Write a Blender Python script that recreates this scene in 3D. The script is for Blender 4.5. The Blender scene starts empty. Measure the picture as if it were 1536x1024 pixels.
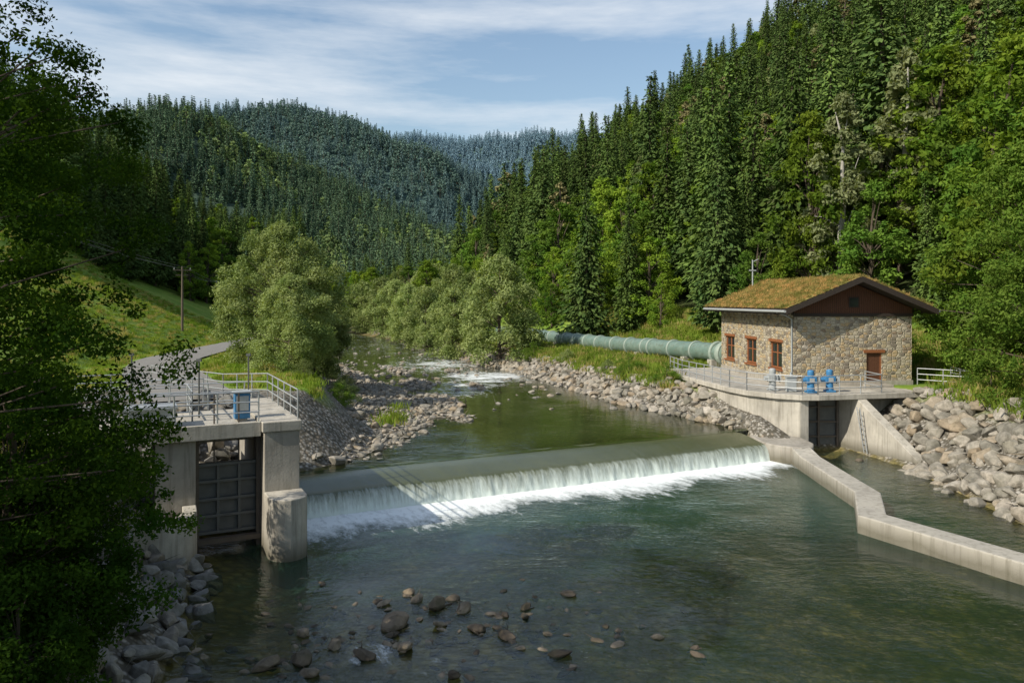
import bpy, bmesh, math, numpy as np
from mathutils import Vector, Matrix
R=np.random.default_rng(7)
scene=bpy.context.scene
COL=scene.collection
# ------------------------------------------------------------------ helpers
def link(o,parent=None,col=None):
    (col or COL).objects.link(o)
    if parent: o.parent=parent
    return o
def empty(name,loc=(0,0,0),rz=0):
    e=bpy.data.objects.new(name,None); e.location=loc; e.rotation_euler=(0,0,rz); e.empty_display_size=.2
    return link(e)
def np_mesh(name,V,F,mats,mi=None,smooth=False):
    V=np.asarray(V,dtype=np.float32); F=np.asarray(F,dtype=np.int32)
    me=bpy.data.meshes.new(name); n=len(F); k=F.shape[1]
    me.vertices.add(len(V)); me.vertices.foreach_set('co',V.ravel())
    me.loops.add(n*k); me.loops.foreach_set('vertex_index',F.ravel())
    me.polygons.add(n); me.polygons.foreach_set('loop_start',np.arange(n,dtype=np.int32)*k)
    try: me.polygons.foreach_set('loop_total',np.full(n,k,dtype=np.int32))
    except Exception: pass
    for m in mats: me.materials.append(m)
    if mi is not None: me.polygons.foreach_set('material_index',np.asarray(mi,dtype=np.int32))
    me.polygons.foreach_set('use_smooth',np.full(n,smooth,dtype=bool))
    me.update(calc_edges=True); me.validate()
    return me
class MB:
    def __init__(s): s.v=[];s.f=[];s.m=[];s.sm=[]
    def add(s,V,F,m=0,sm=False):
        o=len(s.v); s.v+= [tuple(map(float,p)) for p in V]
        for f in F: s.f.append(tuple(i+o for i in f)); s.m.append(m); s.sm.append(sm)
    def box(s,x0,x1,y0,y1,z0,z1,m=0,M=None):
        V=[(x0,y0,z0),(x1,y0,z0),(x1,y1,z0),(x0,y1,z0),(x0,y0,z1),(x1,y0,z1),(x1,y1,z1),(x0,y1,z1)]
        if M is not None: V=[M@Vector(p) for p in V]
        s.add(V,[(0,3,2,1),(4,5,6,7),(0,1,5,4),(1,2,6,5),(2,3,7,6),(3,0,4,7)],m)
    def prism(s,poly,z0,z1,m=0,M=None):
        n=len(poly)
        a=sum(poly[i][0]*poly[(i+1)%n][1]-poly[(i+1)%n][0]*poly[i][1] for i in range(n))
        if a<0: poly=poly[::-1]
        zz=z1 if hasattr(z1,'__len__') else [z1]*n
        V=[(p[0],p[1],z0) for p in poly]+[(p[0],p[1],zz[i]) for i,p in enumerate(poly)]
        if M is not None: V=[M@Vector(p) for p in V]
        s.add(V,[tuple(range(n-1,-1,-1)),tuple(range(n,2*n))]+[(i,(i+1)%n,n+(i+1)%n,n+i) for i in range(n)],m)
    def tube(s,path,rad,k=8,m=0,sm=True,cap=True):
        path=[Vector(p) for p in path]; n=len(path)
        if not hasattr(rad,'__len__'): rad=[rad]*n
        V=[];F=[]
        for i,p in enumerate(path):
            d=(path[min(i+1,n-1)]-path[max(i-1,0)]).normalized()
            u=d.cross(Vector((0,0,1)) if abs(d.z)<.9 else Vector((1,0,0))).normalized(); w=d.cross(u)
            for j in range(k):
                t=2*math.pi*j/k; V.append(p+(u*math.cos(t)+w*math.sin(t))*rad[i])
        for i in range(n-1):
            for j in range(k): F.append((i*k+j,i*k+(j+1)%k,(i+1)*k+(j+1)%k,(i+1)*k+j))
        s.add(V,F,m,sm)
        if cap:
            s.add(V[:k],[tuple(range(k-1,-1,-1))],m); s.add(V[-k:],[tuple(range(k))],m)
    def obj(s,name,mats,parent=None,bevel=0,col=None,seg=2):
        me=bpy.data.meshes.new(name); me.from_pydata(s.v,[],s.f)
        for m in mats: me.materials.append(m)
        for p,mi,sm in zip(me.polygons,s.m,s.sm): p.material_index=mi; p.use_smooth=sm
        me.update()
        bm=bmesh.new(); bm.from_mesh(me); bmesh.ops.recalc_face_normals(bm,faces=bm.faces); bm.to_mesh(me); bm.free()
        o=bpy.data.objects.new(name,me); link(o,parent,col)
        if bevel:
            b=o.modifiers.new('b','BEVEL'); b.width=bevel; b.segments=seg; b.limit_method='ANGLE'
        return o
def hsh(ix,iy,seed):
    h=(ix.astype(np.int64)*374761393+iy.astype(np.int64)*668265263+seed*1442695041)&0xffffffff
    h=((h^(h>>13))*1274126177)&0xffffffff
    return ((h^(h>>16))&0xffff)/65535.0
def vn(x,y,sc,seed=0,oct=1):
    x=np.asarray(x,float);y=np.asarray(y,float); t=0;a=1;s=0
    for o in range(oct):
        X=x/sc*2**o;Y=y/sc*2**o; ix=np.floor(X);iy=np.floor(Y);fx=X-ix;fy=Y-iy
        fx=fx*fx*(3-2*fx);fy=fy*fy*(3-2*fy)
        v=(hsh(ix,iy,seed+o)*(1-fx)+hsh(ix+1,iy,seed+o)*fx)*(1-fy)+(hsh(ix,iy+1,seed+o)*(1-fx)+hsh(ix+1,iy+1,seed+o)*fx)*fy
        t=t+a*v;s+=a;a*=.5
    return t/s
def ss(a,b,x):
    t=np.clip((x-a)/(b-a),0,1); return t*t*(3-2*t)
# ------------------------------------------------------------------ materials
def nmat(name):
    m=bpy.data.materials.new(name); m.use_nodes=True; nt=m.node_tree; nt.nodes.clear()
    out=nt.nodes.new('ShaderNodeOutputMaterial'); return m,nt,out
def N(nt,t,**kw):
    n=nt.nodes.new(t)
    for k,v in kw.items(): n.inputs[k].default_value=v
    return n
def ramp(nt,fac,stops,interp='LINEAR'):
    r=nt.nodes.new('ShaderNodeValToRGB'); r.color_ramp.interpolation=interp
    e=r.color_ramp.elements
    while len(e)>1: e.remove(e[-1])
    e[0].position=stops[0][0]; e[0].color=(*stops[0][1],1)
    for p,c in stops[1:]:
        q=e.new(p); q.color=(*c,1)
    nt.links.new(fac,r.inputs[0]); return r.outputs[0]
def mask(nt,fac,a,b): return ramp(nt,fac,[(a,(0,)*3),(b,(1,)*3)])
def mixc(nt,f,a,b,mode='MIX'):
    m=nt.nodes.new('ShaderNodeMix'); m.data_type='RGBA'; m.blend_type=mode
    for s,v in ((m.inputs[0],f),(m.inputs[6],a),(m.inputs[7],b)):
        if isinstance(v,bpy.types.NodeSocket): nt.links.new(v,s)
        elif hasattr(v,'__len__'): s.default_value=(*v,1)
        else: s.default_value=v
    return m.outputs[2]
def math_(nt,op,a,b=0.0,clamp=False):
    m=nt.nodes.new('ShaderNodeMath'); m.operation=op; m.use_clamp=clamp
    for s,v in ((m.inputs[0],a),(m.inputs[1],b)):
        if isinstance(v,bpy.types.NodeSocket): nt.links.new(v,s)
        else: s.default_value=v
    return m.outputs[0]
def noise(nt,vec,sc,det=4,rough=.55):
    n=N(nt,'ShaderNodeTexNoise',Scale=sc,Detail=det,Roughness=rough)
    if vec is not None: nt.links.new(vec,n.inputs['Vector'])
    return n.outputs['Fac']
def vscale(nt,vec,s,rz=0):
    m=N(nt,'ShaderNodeMapping'); m.inputs['Scale'].default_value=s; m.inputs['Rotation'].default_value=(0,0,rz); nt.links.new(vec,m.inputs['Vector']); return m.outputs[0]
def warp(nt,vec,sc,amt):
    wv=N(nt,'ShaderNodeTexNoise',Scale=sc,Detail=2.0); nt.links.new(vec,wv.inputs['Vector'])
    vv=nt.nodes.new('ShaderNodeVectorMath'); vv.operation='MULTIPLY_ADD'; nt.links.new(wv.outputs['Color'],vv.inputs[0]); vv.inputs[1].default_value=(amt,)*3; nt.links.new(vec,vv.inputs[2]); return vv.outputs[0]
def pos(nt): return nt.nodes.new('ShaderNodeNewGeometry').outputs['Position']
def objc(nt): return nt.nodes.new('ShaderNodeTexCoord').outputs['Object']
def bump(nt,h,st,dist,nrm=None):
    b=N(nt,'ShaderNodeBump',Strength=st,Distance=dist); nt.links.new(h,b.inputs['Height'])
    if nrm: nt.links.new(nrm,b.inputs['Normal'])
    return b.outputs[0]
def princ(nt,out,col,rough=.8,nrm=None,metal=0,spec=.4):
    p=N(nt,'ShaderNodeBsdfPrincipled',Roughness=rough,Metallic=metal); p.inputs['Specular IOR Level'].default_value=spec
    if isinstance(col,bpy.types.NodeSocket): nt.links.new(col,p.inputs['Base Color'])
    else: p.inputs['Base Color'].default_value=(*col,1)
    if nrm: nt.links.new(nrm,p.inputs['Normal'])
    nt.links.new(p.outputs[0],out.inputs[0]); return p
def simple(name,c,rough=.6,metal=0,var=.25,sc=6):
    m,nt,out=nmat(name); v=pos(nt)
    n=noise(nt,v,sc,5)
    col=mixc(nt,n,tuple(x*(1-var) for x in c),tuple(min(1,x*(1+var)) for x in c))
    princ(nt,out,col,rough,bump(nt,n,.15,.02),metal); return m
def concrete(name,c=(.33,.31,.27)):
    m,nt,out=nmat(name); v=pos(nt)
    n1=noise(nt,v,.7,6,.65); n2=noise(nt,v,14,4); n3=noise(nt,vscale(nt,v,(3.5,3.5,.25)),1.2,5,.7)
    col=mixc(nt,mask(nt,n1,.3,.7),tuple(x*.66 for x in c),tuple(x*1.12 for x in c))
    col=mixc(nt,math_(nt,'MULTIPLY',mask(nt,n3,.48,.70),.55),col,(.13,.115,.085))
    z=nt.nodes.new('ShaderNodeSeparateXYZ'); nt.links.new(v,z.inputs[0])
    wet=math_(nt,'ADD',z.outputs[2],math_(nt,'MULTIPLY',n1,-.8))
    wm=ramp(nt,math_(nt,'ADD',math_(nt,'MULTIPLY',wet,.5),.5,True),[(.38,(1,)*3),(.68,(0,)*3)])
    col=mixc(nt,math_(nt,'MULTIPLY',wm,.75),col,(.075,.068,.04))
    h=math_(nt,'ADD',math_(nt,'MULTIPLY',n2,.5),n1)
    princ(nt,out,col,.85,bump(nt,h,.5,.03),0,.25); return m
def leafmat(name,c1,c2,trans=.35,haze_tint=None,hz=0.0,sc=.5,c3=None,var=.7):
    m,nt,out=nmat(name); v=pos(nt)
    n=noise(nt,v,sc,3,.6); oi=nt.nodes.new('ShaderNodeObjectInfo').outputs['Random']
    col=mixc(nt,mask(nt,n,.35,.65),c1,c2)
    if c3: col=mixc(nt,math_(nt,'GREATER_THAN',oi,.72),col,c3)
    br=math_(nt,'ADD',math_(nt,'MULTIPLY',oi,var),1-var*.5)
    k=nt.nodes.new('ShaderNodeCombineXYZ')
    for i in range(3): nt.links.new(br,k.inputs[i])
    col=mixc(nt,1.0,col,k.outputs[0],'MULTIPLY')
    if haze_tint: col=mixc(nt,hz,col,haze_tint)  # aerial haze painted into the leaf base colour
    d=nt.nodes.new('ShaderNodeBsdfDiffuse'); nt.links.new(col,d.inputs[0])
    if trans<=0: nt.links.new(d.outputs[0],out.inputs[0]); return m
    t=nt.nodes.new('ShaderNodeBsdfTranslucent')
    tc=mixc(nt,1.0,col,(1.3,1.3,.5),'MULTIPLY'); nt.links.new(tc,t.inputs[0])
    mx=N(nt,'ShaderNodeMixShader',Fac=trans); nt.links.new(d.outputs[0],mx.inputs[1]); nt.links.new(t.outputs[0],mx.inputs[2])
    nt.links.new(mx.outputs[0],out.inputs[0]); return m
bark=simple('bark',(.09,.07,.05),.9,sc=9)
bark_birch=simple('bark_birch',(.40,.38,.34),.8,sc=5,var=.6)
L_beech=leafmat('leaf_beech',(.095,.18,.022),(.21,.285,.035),.3,sc=.3)
L_beech2=leafmat('leaf_beech_dark',(.065,.14,.022),(.14,.22,.035),.25,sc=.3)
L_spruce=leafmat('needles_spruce',(.05,.09,.027),(.095,.138,.038),0,sc=.5)
L_spruce2=leafmat('needles_spruce_b',(.065,.115,.03),(.12,.175,.042),0,sc=.5)
L_pine=leafmat('needles_pine',(.15,.14,.06),(.23,.21,.10),0,sc=.5)
L_birch=leafmat('leaf_birch',(.20,.24,.11),(.31,.34,.17),.3,sc=.6)
L_willow=leafmat('leaf_willow',(.16,.22,.07),(.30,.35,.14),.3,sc=.5)
L_fg=leafmat('leaf_alder',(.025,.06,.009),(.058,.11,.014),.4,sc=.8)
L_bush=leafmat('leaf_bush',(.07,.14,.02),(.16,.23,.04),.35,sc=1.5)
HAZE_TINT=(.15,.22,.20)  # haze tint put into the middle-hill leaf colours
L_farS=leafmat('far_spruce',(.055,.105,.045),(.10,.16,.06),0,HAZE_TINT,.25,.05,var=.5)
L_farD=leafmat('far_broadleaf',(.16,.24,.06),(.24,.31,.09),0,HAZE_TINT,.18,.05,var=.5)
HAZE_TINT2=(.14,.225,.235)  # stronger, bluer haze painted into the back-hill leaves
L_far2S=leafmat('farther_spruce',(.07,.12,.08),(.095,.15,.095),0,HAZE_TINT2,.72,.03,var=.3)
L_far2D=leafmat('farther_broadleaf',(.12,.19,.09),(.15,.22,.11),0,HAZE_TINT2,.55,.03,var=.3)
L_far3=leafmat('farthest_forest',(.06,.10,.09),(.08,.12,.10),0,(.22,.34,.41),.92,.03,var=.2)  # distant-ridge leaf colour is mostly painted haze
L_grass=leafmat('grass_blades',(.15,.25,.03),(.27,.33,.06),.4,sc=.4,c3=(.30,.26,.10))
L_sedum=leafmat('sedum',(.19,.19,.05),(.37,.29,.11),.3,sc=.9,c3=(.40,.25,.10))
CONC=concrete('concrete',(.39,.36,.31)); CONC2=concrete('concrete_light',(.47,.44,.38))
STEEL=simple('galvanised_steel',(.46,.48,.49),.45,.5,.15)
DSTEEL=simple('dark_steel',(.11,.115,.11),.55,.2,.4,3)
RUST=simple('weathered_frame',(.12,.10,.08),.7,.2,.4,4)
BLUE=simple('blue_paint',(.05,.19,.38),.4,0,.2)
GREY=simple('grey_paint',(.35,.37,.37),.45,0,.1)
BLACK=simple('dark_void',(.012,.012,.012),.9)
WOODP=simple('pole_wood',(.13,.10,.075),.9,sc=8)
WINW=simple('window_wood',(.24,.09,.035),.6,0,.3,12)
DOORW=simple('door_wood',(.10,.042,.022),.6,0,.3,12)
DARKW=simple('fascia_wood',(.035,.026,.02),.7,0,.3)
m,nt,out=nmat('window_glass'); princ(nt,out,(.02,.025,.028),.06,None,0,.8); GLASS=m
m,nt,out=nmat('penstock_paint'); v=pos(nt); n=noise(nt,v,1.2,6,.65)
col=mixc(nt,mask(nt,n,.4,.75),(.12,.185,.155),(.20,.265,.225)); col=mixc(nt,math_(nt,'MULTIPLY',mask(nt,noise(nt,v,3,6),.52,.66),.5),col,(.10,.10,.065))
princ(nt,out,col,.5,bump(nt,n,.1,.02)); PIPE=m
PIPE2=simple('penstock_flange',(.27,.33,.285),.5,0,.3)
m,nt,out=nmat('gable_boards'); v=objc(nt); w=N(nt,'ShaderNodeTexWave',Scale=2.2,Distortion=.15); w.bands_direction='X'; nt.links.new(v,w.inputs['Vector'])
n=noise(nt,vscale(nt,v,(6,6,.6)),3,5); col=mixc(nt,n,(.06,.022,.012),(.15,.06,.028))
col=mixc(nt,ramp(nt,w.outputs['Fac'],[(.0,(1,)*3),(.12,(0,)*3)]),col,(.015,.008,.005))
princ(nt,out,col,.7,bump(nt,w.outputs['Fac'],.5,.02)); BOARD=m
# stone masonry
m,nt,out=nmat('stone_masonry'); v=objc(nt)
vs=vscale(nt,warp(nt,v,2.0,.16),(3.1,3.1,5.0))
v1=N(nt,'ShaderNodeTexVoronoi',Scale=1.0,Randomness=.7); nt.links.new(vs,v1.inputs['Vector'])
v2=N(nt,'ShaderNodeTexVoronoi',Scale=1.0,Randomness=.7); v2.feature='DISTANCE_TO_EDGE'; nt.links.new(vs,v2.inputs['Vector'])
sx=nt.nodes.new('ShaderNodeSeparateColor'); nt.links.new(v1.outputs['Color'],sx.inputs[0])
col=ramp(nt,sx.outputs[0],[(0,(.14,.12,.095)),(.16,(.38,.31,.18)),(.32,(.43,.38,.28)),(.5,(.26,.22,.17)),(.6,(.45,.32,.16)),(.75,(.47,.42,.32)),(.88,(.20,.135,.08)),(.95,(.41,.37,.31))],'CONSTANT')
col=mixc(nt,.3,col,mixc(nt,noise(nt,v,9,5),(.15,.12,.09),(.56,.50,.39)))
edge=ramp(nt,v2.outputs['Distance'],[(.03,(1,)*3),(.08,(0,)*3)])
col=mixc(nt,math_(nt,'MULTIPLY',edge,.75),col,(.39,.35,.27))
princ(nt,out,col,.9,bump(nt,math_(nt,'ADD',mask(nt,v2.outputs['Distance'],.02,.15),math_(nt,'MULTIPLY',noise(nt,v,12,4),.4)),.9,.05),0,.2); STONE=m
def rockmat(name,stops,moss=.35):
    m,nt,out=nmat(name); v=pos(nt); oi=nt.nodes.new('ShaderNodeObjectInfo').outputs['Random']
    c=ramp(nt,oi,stops); n=noise(nt,v,3.5,6,.65)
    c=mixc(nt,mask(nt,n,.3,.7),mixc(nt,1.,c,(.5,.5,.47),'MULTIPLY'),mixc(nt,1.,c,(1.2,1.18,1.14),'MULTIPLY'))
    c=mixc(nt,math_(nt,'MULTIPLY',mask(nt,noise(nt,v,1.1,4),.5,.68),moss),c,(.09,.085,.035))
    h=math_(nt,'ADD',n,math_(nt,'MULTIPLY',noise(nt,v,22,3),.3))
    princ(nt,out,c,.85,bump(nt,h,.6,.05),0,.3); return m
ROCK=rockmat('boulder_stone',[(0,(.16,.16,.16)),(.3,(.24,.235,.225)),(.6,(.31,.30,.28)),(.8,(.25,.22,.18)),(1,(.36,.35,.34))])
ROCKW=rockmat('warm_boulder_stone',[(0,(.20,.19,.165)),(.3,(.29,.27,.235)),(.6,(.36,.33,.285)),(.8,(.30,.24,.17)),(1,(.43,.40,.36))],.25)
WETR=rockmat('wet_river_stone',[(0,(.08,.065,.05)),(.5,(.19,.155,.115)),(1,(.31,.255,.19))])
# ground
m,nt,out=nmat('ground'); v=pos(nt); at=nt.nodes.new('ShaderNodeAttribute'); at.attribute_name='gk'
sp=nt.nodes.new('ShaderNodeSeparateColor'); nt.links.new(at.outputs['Color'],sp.inputs[0])
g=mixc(nt,mask(nt,noise(nt,v,.25,6,.65),.35,.65),(.11,.21,.024),(.23,.30,.055))
g=mixc(nt,math_(nt,'MULTIPLY',mask(nt,noise(nt,v,1.3,5),.5,.75),.5),g,(.26,.23,.09))
wv_=warp(nt,v,1.6,.5)
def pebbles(scale,stops,vec=None):
    a=N(nt,'ShaderNodeTexVoronoi',Scale=scale); nt.links.new(vec or v,a.inputs['Vector']); s=nt.nodes.new('ShaderNodeSeparateColor'); nt.links.new(a.outputs['Color'],s.inputs[0])
    return ramp(nt,s.outputs[0],stops),a.outputs['Distance']
gv,gd=pebbles(5.5,[(0,(.18,.17,.15)),(.4,(.30,.28,.245)),(.8,(.40,.38,.34)),(1,(.25,.20,.145))])
gv=mixc(nt,mask(nt,gd,.25,.6),gv,(.10,.09,.07))
bd,bdd=pebbles(2.6,[(0,(.16,.135,.05)),(.35,(.27,.22,.075)),(.7,(.37,.29,.11)),(1,(.46,.39,.19))],wv_)
bd2,bd2d=pebbles(5.5,[(0,(.14,.115,.045)),(.5,(.27,.22,.08)),(1,(.40,.33,.14))],wv_)
bd=mixc(nt,mask(nt,noise(nt,v,.9,4),.42,.58),bd,bd2)
bd=mixc(nt,math_(nt,'MULTIPLY',mask(nt,bdd,.2,.6),.8),bd,(.07,.058,.024))
bd=mixc(nt,.3,bd,mixc(nt,noise(nt,v,7,5,.7),(.08,.07,.03),(.42,.35,.15)))
bd=mixc(nt,math_(nt,'MULTIPLY',mask(nt,noise(nt,v,.3,5),.47,.62),.55),bd,(.07,.065,.025))
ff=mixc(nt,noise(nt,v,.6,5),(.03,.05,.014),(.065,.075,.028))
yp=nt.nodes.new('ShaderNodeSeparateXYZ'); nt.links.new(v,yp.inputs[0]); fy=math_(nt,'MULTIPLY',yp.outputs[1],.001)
ff=mixc(nt,ramp(nt,fy,[(.22,(0,)*3),(.30,(.5,)*3),(.5,(.6,)*3),(.6,(1,)*3)]),ff,(.075,.125,.11))  # distance haze painted into the forest floor, growing with world Y
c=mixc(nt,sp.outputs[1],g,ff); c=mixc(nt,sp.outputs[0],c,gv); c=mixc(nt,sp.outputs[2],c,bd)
princ(nt,out,c,.95,bump(nt,math_(nt,'ADD',math_(nt,'MULTIPLY',gd,-.6),noise(nt,v,4,5)),.6,.08),0,.1); GROUND=m
m,nt,out=nmat('asphalt'); v=pos(nt); n=noise(nt,v,30,3); c=mixc(nt,noise(nt,v,.8,5),(.19,.18,.165),(.28,.265,.24)); princ(nt,out,mixc(nt,math_(nt,'MULTIPLY',n,.4),c,(.12,.12,.12)),.9,bump(nt,n,.3,.01)); ASPH=m
# water
def watermat(name,tint,murk,kd,rs,scl):
    m,nt,out=nmat(name); v=pos(nt)
    n1=noise(nt,vscale(nt,v,(.8,1.3,1)),scl,3,.6); n2=noise(nt,vscale(nt,v,(.7,1.4,1)),scl*3.3,3,.6); n3=noise(nt,v,.3,3)
    h=math_(nt,'ADD',n1,math_(nt,'MULTIPLY',n2,.4))
    h=math_(nt,'MULTIPLY',h,math_(nt,'ADD',mask(nt,n3,.35,.7),.3))
    nr=bump(nt,h,1.0,rs)
    gl=N(nt,'ShaderNodeBsdfGlossy',Roughness=.04); gl.inputs[0].default_value=(.95,.97,1,1); nt.links.new(nr,gl.inputs['Normal'])
    tr=N(nt,'ShaderNodeBsdfTransparent'); tr.inputs[0].default_value=(*tint,1)
    df=N(nt,'ShaderNodeBsdfDiffuse'); nt.links.new(mixc(nt,noise(nt,v,.25,3),murk,tuple(x*1.6 for x in murk)),df.inputs[0])
    # turbidity from real depth: 1-exp(-k d)
    ad=nt.nodes.new('ShaderNodeAttribute'); ad.attribute_name='depth'
    mf=math_(nt,'SUBTRACT',1.0,math_(nt,'POWER',2.718,math_(nt,'MULTIPLY',ad.outputs['Fac'],-kd)),True)
    a=nt.nodes.new('ShaderNodeMixShader'); nt.links.new(mf,a.inputs[0]); nt.links.new(tr.outputs[0],a.inputs[1]); nt.links.new(df.outputs[0],a.inputs[2])
    fr=N(nt,'ShaderNodeFresnel',IOR=1.33); nt.links.new(nr,fr.inputs['Normal'])
    b=nt.nodes.new('ShaderNodeMixShader'); nt.links.new(fr.outputs[0],b.inputs[0]); nt.links.new(a.outputs[0],b.inputs[1]); nt.links.new(gl.outputs[0],b.inputs[2])
    at=nt.nodes.new('ShaderNodeAttribute'); at.attribute_name='foam'
    fn=noise(nt,vscale(nt,vscale(nt,v,(1,1,1),-.46),(1.5,.6,1)),1.7,8,.75)
    f=math_(nt,'SUBTRACT',math_(nt,'ADD',at.outputs['Fac'],math_(nt,'MULTIPLY',fn,1.7)),1.25)
    f=ramp(nt,f,[(.0,(0,)*3),(.22,(.45,)*3),(.6,(1,)*3)])
    fo=N(nt,'ShaderNodeBsdfDiffuse'); fo.inputs[0].default_value=(.82,.86,.86,1)
    c=nt.nodes.new('ShaderNodeMixShader'); nt.links.new(f,c.inputs[0]); nt.links.new(b.outputs[0],c.inputs[1]); nt.links.new(fo.outputs[0],c.inputs[2])
    nt.links.new(c.outputs[0],out.inputs[0]); return m
WATL=watermat('water_lower',(.92,.92,.64),(.024,.058,.038),.66,.048,1.9)
WATU=watermat('water_upper',(.84,.86,.56),(.055,.074,.022),.8,.018,1.6)
# weir water sheet
m,nt,out=nmat('falling_water'); at=nt.nodes.new('ShaderNodeAttribute'); at.attribute_name='ws'
sp=nt.nodes.new('ShaderNodeSeparateXYZ'); nt.links.new(at.outputs['Vector'],sp.inputs[0])
n=noise(nt,vscale(nt,at.outputs['Vector'],(9,1.3,1)),1.0,7,.75); n2=noise(nt,vscale(nt,at.outputs['Vector'],(.9,.5,1)),1,3); n4=noise(nt,vscale(nt,at.outputs['Vector'],(1.6,.25,0)),1,3)
fall=ramp(nt,sp.outputs[2],[(.0,(0,)*3),(.3,(.05,)*3),(.42,(.32,)*3),(.6,(.46,)*3),(.85,(.75,)*3),(1,(1,)*3)])
st=math_(nt,'ADD',math_(nt,'MULTIPLY',fall,.8),math_(nt,'ADD',math_(nt,'MULTIPLY',n,.9),math_(nt,'MULTIPLY',n4,.35))); st=ramp(nt,math_(nt,'SUBTRACT',st,.73),[(.05,(0,)*3),(.6,(1,)*3)])
c=mixc(nt,st,mixc(nt,n2,(.05,.06,.022),(.09,.10,.04)),(.66,.73,.68))
p=princ(nt,out,c,.1,bump(nt,n,.5,.03),0,.5); FALL=m

# ------------------------------------------------------------------ terrain definition
O=(-8.4,31.8); e1=(.895,.446); e2=(-.446,.895)
def Lw(a,b): return (O[0]+a*e1[0]+b*e2[0], O[1]+a*e1[1]+b*e2[1])
def inv(x,y):
    dx=x-O[0];dy=y-O[1]; return dx*e1[0]+dy*e1[1], dx*e2[0]+dy*e2[1]
polyL=[(-6,-60),(-6,5),(-7.4,15),(-8.5,18.8),(-9.5,22),(-10.6,25.9),Lw(-4.6,1.0),Lw(-1,1.0),Lw(-1,0),(14.3,43.2),(15.5,43.5),(17.7,43.5),(17.7,47),(20.1,47),(21.3,41),(20.8,36),(20.6,31),(20.5,24),(21,5),(21,-60)]
polyU=[Lw(-4.6,-.5),(-11.9,34.2),(-9.3,35.0),(-7.9,37.4),(-6.3,41.7),(-5.2,48.5),(-6.3,56),(-10.0,66),(-15.5,78),(-23,98),(-33,128),(-48,165),(-80,210),(-120,240),(-110,262),(-68,228),(-34,182),(-20,142),(-11,115),(-4.2,94),(1.2,81.5),(5,69),(8.3,58),(13.4,47.5),(14.4,44.5),Lw(25.4,0),Lw(-1,0),Lw(-1,-.5)]
def sdf(x,y,poly):
    x=np.asarray(x,float);y=np.asarray(y,float); d=np.full(x.shape,1e9); ins=np.zeros(x.shape,bool); n=len(poly)
    for i in range(n):
        ax,ay=poly[i];bx,by=poly[(i+1)%n]; ex=bx-ax;ey=by-ay
        t=np.clip(((x-ax)*ex+(y-ay)*ey)/(ex*ex+ey*ey),0,1)
        d=np.minimum(d,np.hypot(x-ax-t*ex,y-ay-t*ey))
        if by!=ay:
            c=((ay>y)!=(by>y))&(x<(bx-ax)*(y-ay)/(by-ay)+ax); ins^=c
    return np.where(ins,-d,d)
I=np.interp
CX=([30,60,100,150,200],[0,0,-12,-32,-62])
def xH(y): return I(y,[10,40,60,90,150,250,400],[-21,-27,-32,-36,-50,-74,-92])
def xR(y): return I(y,[10,45,62,70,85,108,150,250,400],[29,28.5,28.5,22,14,7.5,-4,-27,-30])
def gbar(y): return I(y,[34,38,42,48,55,75,100,130],[0,.4,1.5,4.5,6.3,4.5,2.0,1])
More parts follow.
